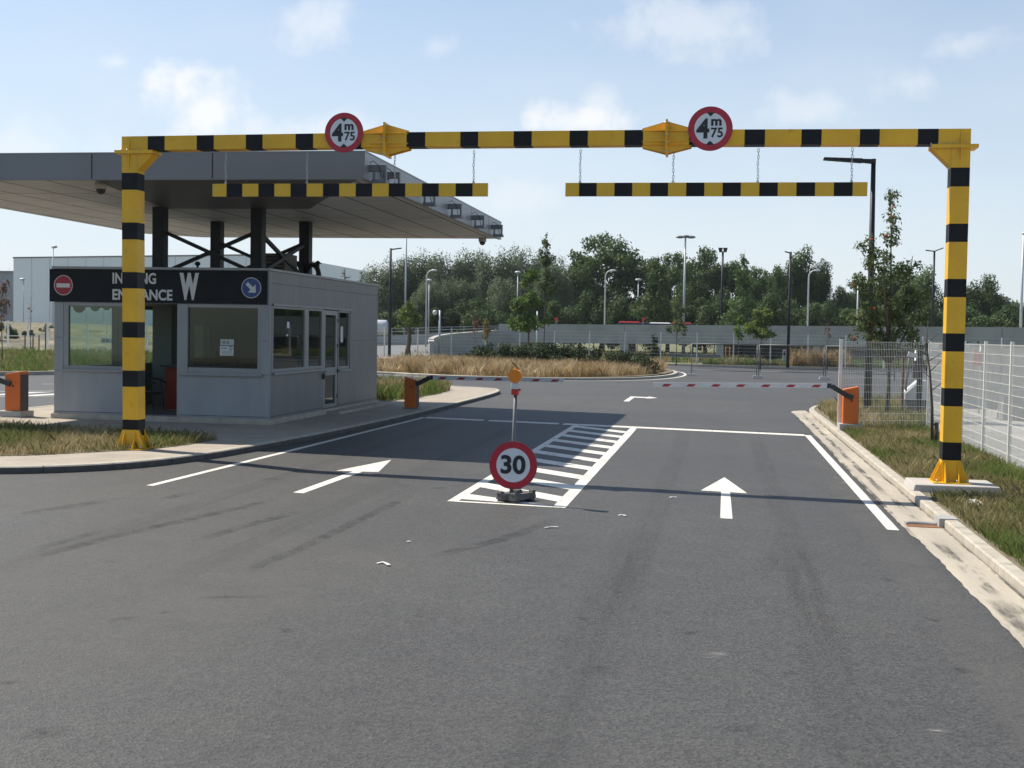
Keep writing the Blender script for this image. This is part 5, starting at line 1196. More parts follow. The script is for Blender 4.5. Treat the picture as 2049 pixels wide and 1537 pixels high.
rz_np = lambda x: np.full(len(x), .10)
grass('dry_grass', [p for p in rin if p[1] < 90 and p[0] > -22] + [(-22, 90)], 120000, .55, .011, [G5, G4, G4b], (.2, .42, .38), 6, rz_np, .55, .35, lambda x, y: y > 86)
bkz = lambda x: np.full(len(x), .16)
grass('bank_grass', [(-34, 51.8), (-31.6, 56), (-29, 61), (-26.5, 70), (-27, 93), (-62, 91), (-50, 60), (-38, 49.5)], 52000, .38, .022, [G1, G2, G3], (.50, .36, .14), 7, bkz, .5, .5)
q0, q1 = on_y(1582, 730, 104.9), on_y(1702, 735, 105.4)
gfar = lambda x: np.full(len(x), -.02)
grass('tall_grass_tuft', [(q0.x, 104.9), (q1.x, 105.6), (q1.x, 108), (q0.x, 107)], 6000, 1.15, .018, [G5, G4, G4], (.2, .4, .4), 8, gfar, .45, .4)
q0, q1 = on_y(1405, 730, 105.2), on_y(1585, 735, 105.2)
grass('low_shrubs', [(q0.x, 105.2), (q1.x, 105.4), (q1.x, 108), (q0.x, 107.6)], 5000, .40, .03, [G1, G2, G5], (.4, .4, .2), 9, gfar, .5, .3)
q0, q1 = on_y(1660, 735, 105.2), on_y(1850, 735, 105.2)
grass('low_shrubs', [(q0.x, 105.5), (q1.x, 106), (q1.x, 110), (q0.x, 109)], 7000, .55, .03, [G1, G1, G5], (.5, .3, .2), 10, gfar, .5, .3)
q0, q1 = on_y(1250, 700, 118), on_y(1440, 700, 118)
grass('far_grass', [(-30, 112), (40, 112), (40, 150), (-30, 150)], 30000, .5, .05, [G1, G2, G3], (.3, .4, .3), 11, gfar, .5, .5)
# ================================================================== fences
def mesh_fence(t, p, q, z0, z1, vstep, hstep, r, post_at, pr, mats=None, cap=True, twin=False):
    p, q = Vector(p), Vector(q); d = (q - p); L = d.length; d.normalize(); m = mats or M_fence
    b = MB(); n = int(L / vstep)
    if vstep < 5:
        for i in range(n + 1):
            c = p + d * (i * vstep); b.bar((c.x, c.y, z0 + .04), (c.x, c.y, z1 - .02), r, r)
    nrm = Vector((-d.y, d.x)) * .006
    k = int((z1 - z0) / hstep)
    for i in range(k + 1):
        z = z0 + .06 + (z1 - z0 - .1) * i / k
        for s in ((-1, 1) if twin else (1,)): b.bar((p.x + nrm.x * s, p.y + nrm.y * s, z), (q.x + nrm.x * s, q.y + nrm.y * s, z), r * 1.25, r * 1.25)
    b.build('mesh_panel', m, t)
    for f in post_at:
        c = p + d * f; b = MB(); b.box(c.x - pr, c.x + pr, c.y - pr, c.y + pr, z0 - .1, z1 + .04)
        b.build('post', m, t)
fz0 = rz(5) + .08
t = thing('mesh_fence', 'pale wire mesh fence running along the right edge of the verge', 'fence', (5.8, 24, fz0)); ORG[t.name] = Vector()
t.location = (0, 0, 0)
mesh_fence(t, (5.78, 36.2), (5.70, 8), fz0, 2.36, .05, .20, .005, [.02 + 2.52 * i for i in range(11)], .032, twin=True)
t = thing('mesh_fence', 'short wire mesh fence crossing the verge behind the right barrier', 'fence', (0, 0, 0)); ORG[t.name] = Vector()
mesh_fence(t, (3.30, 35.3), (5.72, 36.2), fz0, 2.36, .05, .20, .006, [0.0], .045, twin=True)
b = MB(); b.box(3.25, 3.35, 35.25, 35.35, 2.40, 2.42); b.build('post_cap', M_dark, t)
# long fence beyond the roundabout
fp, fq = on_y(660, 700, 106.5), on_y(2120, 740, 105.0)
t = thing('mesh_fence', 'long pale wire fence beyond the roundabout in front of the concrete wall', 'fence', (0, 0, 0)); ORG[t.name] = Vector()
L = (Vector((fq.x, fq.y)) - Vector((fp.x, fp.y))).length
mesh_fence(t, (fp.x, 106.5), (fq.x, 105.0), -.05, 2.66, 50, .30, .013, [2.0 + 3.03 * i for i in range(int(L / 3.03))], .05)
# bracing fence on the left
fa, fb = on_y(-60, 700, 96.5), on_y(330, 700, 97.5)
t = thing('mesh_fence', 'white fence with slim posts along the path left of the booth', 'fence', (0, 0, 0)); ORG[t.name] = Vector()
L = (fb - fa).length
b = MB(); b.bar((fa.x, 96.5, 2.55), (fb.x, 97.5, 2.65), .05, .05); b.bar((fa.x, 96.5, 1.42), (fb.x, 97.5, 1.46), .06, .07); b.build('rails', M_fence, t)
for u in (-20, 16, 56, 95, 135, 175, 214, 254, 294, 326):
    p = on_y(u, 700, 97); b = MB(); b.box(p.x - .05, p.x + .05, 96.9, 97.1, .1, 2.7); b.build('post', M_fence, t)
for i, u in enumerate((50, 66, 78, 91)):
    p = on_y(u, 700, 95); tag(MB().tube([(p.x, 95, .1), (p.x, 95, 1.55 if i < 3 else 2.5)], .055, 7).build('tree_stake', M_bark), 'dark tree stake on the left bank, ' + ['leftmost under the white rail', 'second, beside the bare sapling', 'third, thin one right of the bare sapling', 'tall one nearest the booth'][i], 'stake', 'tree stakes on the left bank')
# temporary site fence
M_site = mat('site_fence_steel', (.16, .165, .17), .5, metal=.3, var=.1)
for i, (ua, ub) in enumerate(((1383, 1514), (1518, 1648), (1652, 1790))):
    y = 79.5; pa, pb = on_y(ua, 750, y), on_y(ub, 750, y); z0 = rz(0) - .02
    t = thing('site_fence_panel', ['left panel of the grey site fence on block feet', 'middle panel of the grey site fence on block feet', 'right panel of the grey site fence, partly behind the verge fence'][i], 'fence panel', ((pa.x + pb.x) / 2, y, z0), 'grey site fence panels')
    b = MB()
    for x in (pa.x, pb.x): b.tube([(x, y, z0 + .02), (x, y, 1.93)], .028, 8)
    b.tube([(pa.x, y, 1.93), (pb.x, y, 1.93)], .028, 8); b.tube([(pa.x, y, .25), (pb.x, y, .25)], .022, 8); b.build('frame', M_site, t)
    b = MB(); n = int((pb.x - pa.x) / .12)
    for k in range(1, n): x = pa.x + (pb.x - pa.x) * k / n; b.bar((x, y, .25), (x, y, 1.93), .006, .006)
    for k in range(1, 8): z = .25 + 1.68 * k / 8; b.bar((pa.x, y, z), (pb.x, y, z), .008, .008)
    b.build('mesh_infill', M_site, t)
for i, u in enumerate((1385, 1516, 1650)):
    p = on_y(u, 750, 79.5); tag(MB().hexa([(p.x - .32, 79.25, rz(0)), (p.x + .32, 79.25, rz(0)), (p.x + .32, 79.75, rz(0)), (p.x - .32, 79.75, rz(0))], [(p.x - .28, 79.3, rz(0) + .15), (p.x + .28, 79.3, rz(0) + .15), (p.x + .28, 79.7, rz(0) + .15), (p.x - .28, 79.7, rz(0) + .15)]).build('fence_foot', M_conc), 'concrete foot block of the site fence, ' + ['at its left end', 'under the joint below the lime green tree', 'under the joint near the verge fence'][i], 'block', 'site fence feet')

# ================================================================== lamp posts
def pole(b, x, y, z0, z1, r0, r1, seg=8): b.tube([(x, y, z0), (x, y, z1)], [r0, r1], seg)
def lamp(name, label, u, vb, vt, y, style, m, r=.07, z0=None, side=1, grp=None):
    p = on_y(u, vb, y); top = on_y(u, vt, y).z; z0 = 0 if z0 is None else z0
    x = p.x; t = thing(name, label, 'street lamp' if style not in ('camera', 'plain') else 'pole', (x, y, z0), grp)
    k = y / 100.0
    if style == 'blade':
        b = MB(); pole(b, x, y, z0, top, r, r * .75); b.build('pole', m, t)
        b = MB(); b.hexa([(x, y - .08, top - .16), (x + side * .9 * k, y - .14, top - .02), (x + side * .9 * k, y + .14, top - .02), (x, y + .08, top - .16)], [(x, y - .08, top - .06), (x + side * .9 * k, y - .14, top + .06), (x + side * .9 * k, y + .14, top + .06), (x, y + .08, top - .06)]); b.build('lamp_head', m, t)
    elif style == 'curved':
        b = MB(); R = .5 * k
        pts = [(x, y, z0), (x, y, top - R)] + [(x + side * R * (1 - math.cos(a)), y, top - R + R * math.sin(a)) for a in [i * math.pi / 2 / 6 for i in range(1, 7)]]
        b.tube(pts, [r, r * .75] + [r * .65] * 6, 8); b.build('pole', m, t)
        b = MB(); b.ball((x + side * (R + .15), y, top), .28 * k, .2, .11); b.build('lamp_head', M_pole, t)
    elif style == 'round':
        b = MB(); pole(b, x, y, z0, top - .1, r, r * .7); b.build('pole', m, t)
        b = MB(); b.ball((x + side * .12 * k, y, top), .27 * k, .25, .17); b.build('lamp_head', M_pole, t)
    elif style == 'mast':
        b = MB(); pole(b, x, y, z0, top, r, r * .6); b.build('pole', m, t)
        for dx in (-.75, .1, .8): q = MB(); q.ball((x + dx * k * .55, y, top + .05 - .1 * abs(dx)), .36 * k, .3, .17); q.build('lamp_head', M_galvd, t)
    elif style == 'flood':
        b = MB(); pole(b, x, y, z0, top - .3, r, r * .7); b.box(x - .4, x + .4, y - .06, y + .06, top - .36, top - .26); b.build('pole', m, t)
        for dx in (-.25, .25): q = MB(); q.hexa([(x + dx - .16, y - .15, top - .25), (x + dx + .16, y - .15, top - .25), (x + dx + .16, y + .1, top - .25), (x + dx - .16, y + .1, top - .25)], [(x + dx - .24, y - .3, top + .1), (x + dx + .24, y - .3, top + .1), (x + dx + .24, y + .1, top + .1), (x + dx - .24, y + .1, top + .1)]); q.build('lamp_head', m, t)
    elif style == 'twin':
        b = MB(); pole(b, x, y, z0, top - .1, r, r * .7); b.build('pole', m, t)
        for s in (-1, 1): q = MB(); q.bar((x, y, top - .1), (x + s * .65 * k, y, top + (.25 if s > 0 else .0)), .2, .1); q.build('lamp_head', m, t)
    elif style == 'camera':
        b = MB(); pole(b, x, y, z0, top, r, r); b.bar((x, y, top - .05), (x - .45, y, top - .05), .06, .06); b.build('pole', m, t)
        q = MB(); q.ball((x - .45, y, top - .2), .2, .2, .22); q.build('camera_head', M_boom, t)
    else:
        b = MB(); pole(b, x, y, z0, top, r, r * .8); b.build('pole', m, t)
    return t
lamp('street_lamp', 'black lamp post with a flat head, just right of the booth', 779, 712, 497, 104, 'blade', M_dark, .14)
lamp('street_lamp', 'black pole rising behind the left striped post and the booth', 247, 650, 452, 60, 'plain', M_dark, .085)
lamp('street_lamp', 'pale lamp post with a round head in front of the left of the warehouse', 106, 660, 494, 130, 'round', M_pole, .08, side=1)
lamp('street_lamp', 'pale lower lamp in front of the warehouse near the left border', 47, 660, 559, 150, 'round', M_pole, .08, side=-1)
lamp('lamp_mast', 'very tall thin pale mast rising behind the canopy tip', 810, 690, 440, 150, 'plain', M_pole, .12)
lamp('street_lamp', 'grey curved lamp post left of the short camera pole, the taller of two', 852, 690, 541, 128, 'curved', M_pole, .10)
lamp('street_lamp', 'grey lamp post close behind the curved one, the lower of two', 857, 690, 561, 146, 'round', M_pole, .08, side=0)
lamp('camera_pole', 'short pale pole with a camera arm beside the curved ramp wall', 879, 712, 621, 106, 'camera', M_pole, .09)
lamp('street_lamp', 'thin pale lamp post left of the green young tree', 1034, 680, 545, 150, 'round', M_pole, .08, side=0)
lamp('camera_pole', 'short white pole in front of the wall right of the green young tree', 1074, 690, 623, 105, 'plain', M_boom, .07)
lamp('street_lamp', 'pale curved lamp in front of the tallest poplar', 1209, 680, 541, 140, 'curved', M_pole, .10)
lamp('street_lamp', 'thin pale lamp left of the slender dark tree', 1275, 680, 560, 160, 'round', M_pole, .08, side=0)
lamp('floodlight_mast', 'tall pale mast with three floodlight heads', 1367, 680, 474, 146, 'mast', M_pole, .16)
lamp('floodlight_mast', 'black mast with two floodlights above the wall', 1442, 690, 498, 134, 'flood', M_dark, .15)
lamp('street_lamp', 'slim black lamp in front of the big dark round tree', 1576, 738, 504, 102, 'blade', M_dark, .125, side=-.5)
lamp('street_lamp', 'white curved lamp in front of the right side of the big dark tree', 1615, 680, 541, 140, 'curved', M_pole, .11)
lamp('street_lamp', 'white lamp post half hidden by the rowan leaves', 1714, 680, 565, 140, 'plain', M_pole, .10)
lamp('street_lamp', 'twin headed black lamp between the rowan and the striped post', 1864, 690, 501, 130, 'twin', M_dark, .14)
lamp('street_lamp', 'grey lamp cut by the right border of the photo', 2041, 690, 467, 140, 'round', M_pole, .17, side=1)
# the big black lamp on the verge
bl_ = (4.95, 43.2); zt = on_y(1750, 318, 43.2).z
t = thing('street_lamp', 'big black single armed street lamp on the verge right of the hanging bar', 'street lamp', (bl_[0], bl_[1], rz(5) + .1))
xt = on_y(1748, 318, 43.2).x
b = MB(); b.tube([(bl_[0], bl_[1], rz(5) + .05), (bl_[0], bl_[1], 3.0), (xt, bl_[1], zt)], [.13, .11, .075], 12); b.build('pole', M_dark, t)
xa = on_y(1713, 318, 43.2).x; xb_ = on_y(1648, 317, 43.2).x
b = MB(); b.hexa([(xt + .07, 43.1, zt - .17), (xa, 43.1, zt - .10), (xa, 43.3, zt - .10), (xt + .07, 43.3, zt - .17)][::-1], [(xt + .07, 43.1, zt - .02), (xa, 43.1, zt + .0), (xa, 43.3, zt + .0), (xt + .07, 43.3, zt - .02)][::-1]); b.build('arm', M_dark, t)
b = MB(); b.hexa([(xa + .2, 43.02, zt - .13), (xb_, 42.98, zt - .02), (xb_, 43.42, zt - .02), (xa + .2, 43.38, zt - .13)][::-1], [(xa + .2, 43.02, zt - .0), (xb_, 42.98, zt + .04), (xb_, 43.42, zt + .04), (xa + .2, 43.38, zt - .0)][::-1]); b.build('lamp_head', M_dark, t, .01)

# ================================================================== far walls and buildings
t = thing('concrete_bridge', 'long grey concrete bridge parapet behind the far fence, open underneath', 'bridge', (0, 0, 0)); ORG[t.name] = Vector()
wy = 126.0
xa, xb_ = on_y(998, 660, wy).x, on_y(2200, 660, wy).x
def wz(u, v): return on_y(u, v, wy).z
zt0, zt1 = wz(998, 648), wz(2049, 655)
b = MB(); n = 7
for i in range(n):
    u0, u1 = 998 + 252 * i, 998 + 252 * (i + 1) - 1.0; X0, X1 = on_y(u0, 660, wy).x, on_y(u1, 660, wy).x
    zz0, zz1 = wz(u0, 648 + 7 * (u0 - 998) / 1051), wz(u1, 648 + 7 * (u1 - 998) / 1051); zb0 = wz(u0, 685.5 + (u0 - 998) * .009); zb1 = wz(u1, 685.5 + (u1 - 998) * .009)
    b.hexa([(X0, wy, zb0), (X1, wy, zb1), (X1, wy + .5, zb1), (X0, wy + .5, zb0)], [(X0, wy, zz0), (X1, wy, zz1), (X1, wy + .5, zz1), (X0, wy + .5, zz0)])
b.build('parapet', M_conc, t)
b = MB(); b.hexa([(xa, wy + .5, 1.55), (xb_, wy + .5, 1.55), (xb_, wy + 14, 1.55), (xa, wy + 14, 1.55)], [(xa, wy + .5, 2.0), (xb_, wy + .5, 2.0), (xb_, wy + 14, 2.0), (xa, wy + 14, 2.0)]); b.build('deck', M_conc, t)
for (u0, u1) in ((1241, 1258), (1433, 1448), (1626, 1643), (1830, 1848), (2020, 2040)):
    X0, X1 = on_y(u0, 700, wy + .6).x, on_y(u1, 700, wy + .6).x; b = MB(); b.box(X0, X1, wy + .1, wy + 5, -.2, 1.6); b.build('pier', M_concl, t)
b = MB()
for (u0, u1) in ((998, 1110), (1445, 2200)): X0, X1 = on_y(u0, 700, wy + 13).x, on_y(u1, 700, wy + 13).x; b.box(X0, X1, wy + 12, wy + 13, -.2, 1.55)
b.build('abutment', M_conc, t)
t = thing('ramp_wall', 'curved concrete ramp wall with a pale top left of the bridge', 'wall', (0, 0, 0)); ORG[t.name] = Vector()
pl = [(868, 100.5, 686, 718), (866, 103, 683, 712), (868, 106.5, 679.5, 710), (880, 110, 674.5, 710), (902, 114, 671, 708), (940, 119, 667.5, 706), (998, 125.5, 663, 700)]
pp = [(on_y(u, v, y), y) for u, y, v, vb in pl]
b = MB()
for (p0, y0), (p1, y1) in zip(pp, pp[1:]):
    d = Vector((p1.x - p0.x, y1 - y0)).normalized(); nn = Vector((-d.y, d.x)) * .35
    b.hexa([(p0.x, y0, -.1), (p1.x, y1, -.1), (p1.x + nn.x, y1 + nn.y, -.1), (p0.x + nn.x, y0 + nn.y, -.1)], [(p0.x, y0, p0.z), (p1.x, y1, p1.z), (p1.x + nn.x, y1 + nn.y, p1.z), (p0.x + nn.x, y0 + nn.y, p0.z)])
b.build('wall_body', M_conc, t)
b = MB()
for (p0, y0), (p1, y1) in zip(pp, pp[1:]):
    d = Vector((p1.x - p0.x, y1 - y0)).normalized(); nn = Vector((-d.y, d.x))
    a0, a1, o0, o1 = Vector((p0.x, y0)) - nn * .05, Vector((p1.x, y1)) - nn * .05, Vector((p0.x, y0)) + nn * .42, Vector((p1.x, y1)) + nn * .42
    b.hexa([(a0.x, a0.y, p0.z + .002), (a1.x, a1.y, p1.z + .002), (o1.x, o1.y, p1.z + .002), (o0.x, o0.y, p0.z + .002)], [(a0.x, a0.y, p0.z + .14), (a1.x, a1.y, p1.z + .14), (o1.x, o1.y, p1.z + .14), (o0.x, o0.y, p0.z + .14)])
b.build('coping', M_concl, t)
t = thing('retaining_wall', 'straight grey retaining wall with railing behind the ramp beside the booth', 'wall', (0, 0, 0)); ORG[t.name] = Vector()
p0, p1 = on_y(640, 679, 131), on_y(1000, 660, 133)
b = MB(); b.hexa([(p0.x, 131, -.1), (p1.x, 133, -.1), (p1.x, 133.5, -.1), (p0.x, 131.5, -.1)], [(p0.x, 131, p0.z), (p1.x, 133, p1.z), (p1.x, 133.5, p1.z), (p0.x, 131.5, p0.z)]); b.build('wall_body', M_conc, t)
b = MB()
for dz in (.55, 1.05): b.bar((p0.x, 131.2, p0.z + dz), (p1.x, 133.2, p1.z + dz * .4), .05, .05)
for i in range(16): f = i / 15; b.bar((p0.x + (p1.x - p0.x) * f, 131.2 + 2 * f, p0.z + (p1.z - p0.z) * f), (p0.x + (p1.x - p0.x) * f, 131.2 + 2 * f, p0.z + (p1.z - p0.z) * f + 1.05 - .6 * f), .05, .05)
b.build('railing', M_pole, t)
M_road2 = mat('pale_ramp_road', (.15, .15, .148), .9, var=.1, scale=.5)
b = MB(); A = [on_y(640, 690, 101), on_y(872, 690, 101)]
b.face([(A[0].x, 100.2, 0.03), (A[1].x - .3, 100.2, .03), (on_y(866, 700, 106).x, 106, .10), (on_y(876, 700, 111).x, 111, .22), (on_y(898, 700, 115).x, 115, .4), (on_y(936, 700, 120).x, 120, .6), (on_y(995, 700, 126).x, 127, 1.0), (p1.x, 132.5, 1.3), (p0.x, 130.8, .5)]); tag(b.build('ramp_road', M_road2), kind='structure')
# pale warehouse
M_ware = mat('pale_cladding', (.78, .81, .82), .6, var=.04, scale=.05)
t = thing('warehouse', 'huge pale grey warehouse far behind the booth on the left', 'warehouse', (0, 0, 0)); ORG[t.name] = Vector()
Yw = 262; a, c, e = on_y(27, 517, Yw), on_y(528, 511, Yw + 14), on_y(627, 523, Yw + 30)
b = MB(); b.hexa([(a.x, Yw, 0), (c.x, Yw + 14, 0), (c.x, Yw + 90, 0), (a.x, Yw + 80, 0)], [(a.x, Yw, a.z), (c.x, Yw + 14, c.z), (c.x, Yw + 90, c.z), (a.x, Yw + 80, a.z)]); b.build('main_hall', M_ware, t)
b = MB(); b.box(c.x + .01, e.x, Yw + 30, Yw + 80, 0, e.z); b.build('annexe', M_ware, t)
b = MB(); b.hexa([(a.x - .1, Yw - .15, a.z), (c.x + .1, Yw + 13.85, c.z), (c.x + .1, Yw + 14.2, c.z), (a.x - .1, Yw + .2, a.z)], [(a.x - .1, Yw - .15, a.z + .3), (c.x + .1, Yw + 13.85, c.z + .3), (c.x + .1, Yw + 14.2, c.z + .3), (a.x - .1, Yw + .2, a.z + .3)]); b.build('roof_edge', M_galvd, t)
b = MB()
d_ = Vector((c.x - a.x, 14)) / 14
for i in range(1, 14): x, y = a.x + d_.x * i, Yw + d_.y * i; b.box(x - .06, x + .06, y - .04, y + .04, 0, a.z + (c.z - a.z) * i / 14 - .05)
b.build('wall_joints', mat('cladding_joint', (.50, .53, .55), .7), t)
t = thing('grey_building', 'blue grey building at the far left edge behind the reddish sapling', 'building', (0, 0, 0)); ORG[t.name] = Vector()
a, c = on_y(-60, 546, 300), on_y(26, 548, 300)
b = MB(); b.box(a.x, c.x, 300, 330, 0, a.z); b.build('wall', mat('blue_grey_cladding', (.20, .23, .26), .7, var=.15, scale=.1), t)
b = MB(); b.box(a.x, c.x + .2, 299.7, 330, a.z, a.z + .6); b.build('roof', M_galvd, t)
b = MB()
for i in range(5): b.box(a.x + 1.5 + i * 2, a.x + 2.6 + i * 2, 299.9, 299.99, 5, 9)
b.build('windows', M_dark, t)
# vehicles that peep over the bridge parapet and by the booth
M_carw = mat('car_white', (.62, .62, .62), .3, var=.03); M_carr = mat('car_red', (.42, .03, .02), .3, var=.05); M_card = mat('car_dark', (.02, .022, .025), .3)
M_cglass = mat('car_window', (.02, .022, .024), .1)
def car(u, vtop, y, body, label):
    p = on_y(u, vtop, y); g = p.z - 1.5; t = thing('parked_car', label, 'car', (p.x, y, g)); x = p.x
    b = MB(); b.hexa([(x - 2.1, y - .85, g + .3), (x + 2.1, y - .85, g + .3), (x + 2.1, y + .85, g + .3), (x - 2.1, y + .85, g + .3)], [(x - 2.05, y - .82, g + .9), (x + 2.05, y - .82, g + .85), (x + 2.05, y + .82, g + .85), (x - 2.05, y + .82, g + .9)])
    b.hexa([(x - 1.6, y - .74, g + 1.38), (x + .7, y - .74, g + 1.38), (x + .7, y + .74, g + 1.38), (x - 1.6, y + .74, g + 1.38)], [(x - 1.35, y - .62, g + 1.5), (x + .45, y - .62, g + 1.5), (x + .45, y + .62, g + 1.5), (x - 1.35, y + .62, g + 1.5)]); b.build('body', body, t, .03)
    b = MB(); b.hexa([(x - 1.95, y - .79, g + .9), (x + 1.15, y - .79, g + .88), (x + 1.15, y + .79, g + .88), (x - 1.95, y + .79, g + .9)], [(x - 1.6, y - .73, g + 1.379), (x + .7, y - .73, g + 1.379), (x + .7, y + .73, g + 1.379), (x - 1.6, y + .73, g + 1.379)]); b.build('windows', M_cglass, t)
    for dx in (-1.3, 1.3):
        for dy in (-.78, .78): q = MB(); q.tube([(x + dx, y + dy - .1, g + .32), (x + dx, y + dy + .1, g + .32)], .32, 14); q.build('wheel', M_rubber, t)
car(1268, 643.5, 131, M_carr, 'red car roof peeping over the bridge parapet under the thin pale lamp')
car(1298, 645, 134, M_card, 'dark car roof peeping over the parapet beside the red one')
car(1330, 645.5, 131.5, M_carw, 'white car roof peeping over the parapet left of the floodlight mast')
car(1372, 645.5, 137, M_carr, 'red car roof just visible right of the white one, by the mast foot')
for u, lab in ((1113, 'small red sign on a thin post above the parapet right of the green tree'), (1287, 'small red sign above the parapet over the red car')):
    p = on_y(u, 638, 128.5); t = thing('red_sign', lab, 'sign', (p.x, 128.5, 2))
    b = MB(); b.tube([(p.x, 128.5, 2), (p.x, 128.5, p.z)], .04, 6); b.build('post', M_galvd, t)
    b = MB(); b.hexa([(p.x - .08, 128.40, p.z - .32), (p.x + .08, 128.40, p.z - .32), (p.x + .08, 128.44, p.z - .32), (p.x - .08, 128.44, p.z - .32)], [(p.x - .22, 128.40, p.z + .12), (p.x + .22, 128.40, p.z + .12), (p.x + .22, 128.44, p.z + .12), (p.x - .22, 128.44, p.z + .12)]); b.build('plate', M_carr, t)
p = on_y(762, 640, 142); t = thing('tank_trailer', 'silver tank trailer half hidden by the booth corner', 'trailer', (p.x, 142, 2.4))
b = MB(); b.tube([(p.x - 5, 142, p.z - 1.0), (p.x + .6, 142, p.z - 1.0), (p.x + .9, 142, p.z - 1.0)], [1.0, 1.0, .7], 20); b.build('tank', M_boom, t)
b = MB(); b.box(p.x - 5, p.x + .5, 141.3, 142.7, p.z - 2.3, p.z - 1.9); b.build('chassis', M_dark, t)
for dx in (-3.2, -2, -.8): q = MB(); q.tube([(p.x + dx, 141.1, p.z - 2.35), (p.x + dx, 141.5, p.z - 2.35)], .5, 14); q.build('wheel', M_rubber, t)
# small things beyond the fence
M_or2 = mat('orange_tube', (.62, .20, .04), .5)
p0, p1 = on_y(1452, 724, 118), on_y(1459.5, 724, 118); tag(MB().tube([(p0.x, 118, -.1), (p0.x, 118, 1.45), (p1.x, 118, 1.45), (p1.x, 118, -.1)], .06, 6).build('crowd_barrier', M_or2), 'orange tube frame standing in front of the dark bridge opening', 'frame')
p = on_y(1569, 727, 107.5); t = thing('control_cabinet', 'slim grey cabinet by the far fence left of the black lamp', 'cabinet', (p.x, 107.5, -.1)); b = MB(); b.box(p.x - .14, p.x + .14, 107.4, 107.7, -.1, 1.35); b.build('body', M_pole, t, .02); b = MB(); b.box(p.x - .09, p.x + .09, 107.38, 107.4, .9, 1.25); b.build('panel', M_dark, t)
p = on_y(1645, 712, 107.5); t = thing('orange_post', 'orange barrier housing in the tall dry grass by the far fence', 'barrier', (p.x, 107.5, -.1)); b = MB(); b.box(p.x - .16, p.x + .16, 107.3, 107.7, -.1, 1.2); b.build('body', M_or2, t, .02); b = MB(); b.box(p.x + .17, p.x + 1.2, 107.4, 107.5, .98, 1.14); b.build('arm', M_or2, t)
# guard rail along the far kerb
t = thing('guard_rail', 'low dark guard rail before the bridge openings', 'guard rail', (0, 0, 0)); ORG[t.name] = Vector()
p0, p1 = on_y(1335, 718, 114), on_y(1440, 719, 114)
b = MB(); b.bar((p0.x, 114, .62), (p1.x, 114, .62), .06, .3); b.build('rail', M_galvd, t)
for i in range(4): x = p0.x + (p1.x - p0.x) * (i + .5) / 4; b = MB(); b.box(x - .06, x + .06, 114.04, 114.16, -.1, .72); b.build('post', M_galvd, t)

# ================================================================== the yard behind the right fence
M_blkw = mat('precast_block', (.42, .41, .37), .9, var=.12, scale=2, bump=.2)
t = thing('concrete_wall', 'pale precast concrete wall standing in the yard behind the mesh fence', 'wall', (0, 0, 0)); ORG[t.name] = Vector()
b = MB()
for i in range(9):
    x = 8.2 + i * 2.02; b.box(x, x + 2.0, 48.0, 48.6, -.08, 2.12)
b.build('panels', M_blkw, t)
b = MB(); b.box(8.15, 26.5, 47.95, 48.65, 2.121, 2.16); b.build('coping', M_concl, t)
def on_yard(u, v): return on_z(u, v, -.085)
for i, (u, v, w, h, lab) in enumerate(((2035, 842, .9, .95, 'stack of pale concrete blocks near the right border behind the fence'), (1970, 812, 1.3, .55, 'low grey concrete block behind the fence right of the striped post'))):
    p = on_yard(u, v); t = thing('concrete_block', lab, 'block', (p.x, p.y, -.085))
    b = MB(); b.hexa([(p.x - w / 2, p.y, -.085), (p.x + w / 2, p.y, -.085), (p.x + w / 2, p.y + .8, -.085), (p.x - w / 2, p.y + .8, -.085)], [(p.x - w / 2 + .02, p.y + .02, h / 2), (p.x + w / 2 - .02, p.y + .02, h / 2), (p.x + w / 2 - .02, p.y + .78, h / 2), (p.x - w / 2 + .02, p.y + .78, h / 2)])
    b.box(p.x - w / 2 + .05, p.x + w / 2 - .05, p.y + .05, p.y + .75, h / 2 + .002, h - .08); b.build('block', M_conc, t, .015)
    b = MB(); b.ring((p.x, p.y + .4, h - .06), (1, 0, 0), (0, 0, 1), .08, .08, .015); b.build('lifting_loop', M_rust, t)
p = on_y(1955, 702, 45); t = thing('red_marker', 'faded red marker board on a pole in the yard behind the fence', 'marker', (p.x, 45, -.085))
b = MB(); b.tube([(p.x + .12, 45, -.085), (p.x + .12, 45, 2.25)], .035, 8); b.build('pole', M_galv, t)
b = MB(); b.hexa([(p.x - .17, 44.9, 1.55), (p.x + .13, 44.9, 1.55), (p.x + .13, 44.95, 1.55), (p.x - .17, 44.95, 1.55)], [(p.x - .10, 44.9, 2.08), (p.x + .17, 44.9, 2.02), (p.x + .17, 44.95, 2.02), (p.x - .10, 44.95, 2.08)]); b.build('board', mat('faded_red', (.50, .10, .07), .6), t)
# striped boom with its counterweight and the white machine by the fence corner
p = on_y(1834, 827, 43.0); px_, pz = p.x, -.085
t = thing('white_machine', 'white slope topped machine with a tilted head at the fence corner', 'machine', (px_, 43, pz))
b = MB(); b.box(px_ - .42, px_ + .40, 42.6, 43.4, pz, pz + .48); b.build('base', M_galvd, t)
b = MB(); b.prism([(px_ - .45, 42.55, pz + .50), (px_ + .40, 42.55, pz + .50), (px_ + .40, 42.55, pz + 1.15), (px_ + .02, 42.55, pz + 1.15), (px_ - .45, 42.55, pz + .72)], (0, .9, 0)); b.build('hood', M_boom, t, .02)
b = MB(); b.tube([(px_ - .38, 42.9, pz + .8), (px_ - .28, 42.9, pz + 2.0)], .035, 8); b.tube([(px_ + .30, 42.9, pz + 1.1), (px_ + .36, 42.9, pz + 2.2)], .05, 8); b.build('mast', M_galvd, t)
b = MB(); b.bar((px_ - .34, 42.9, pz + 2.02), (px_ + .22, 42.9, pz + 1.9), .15, .16); b.build('head', M_boom, t)
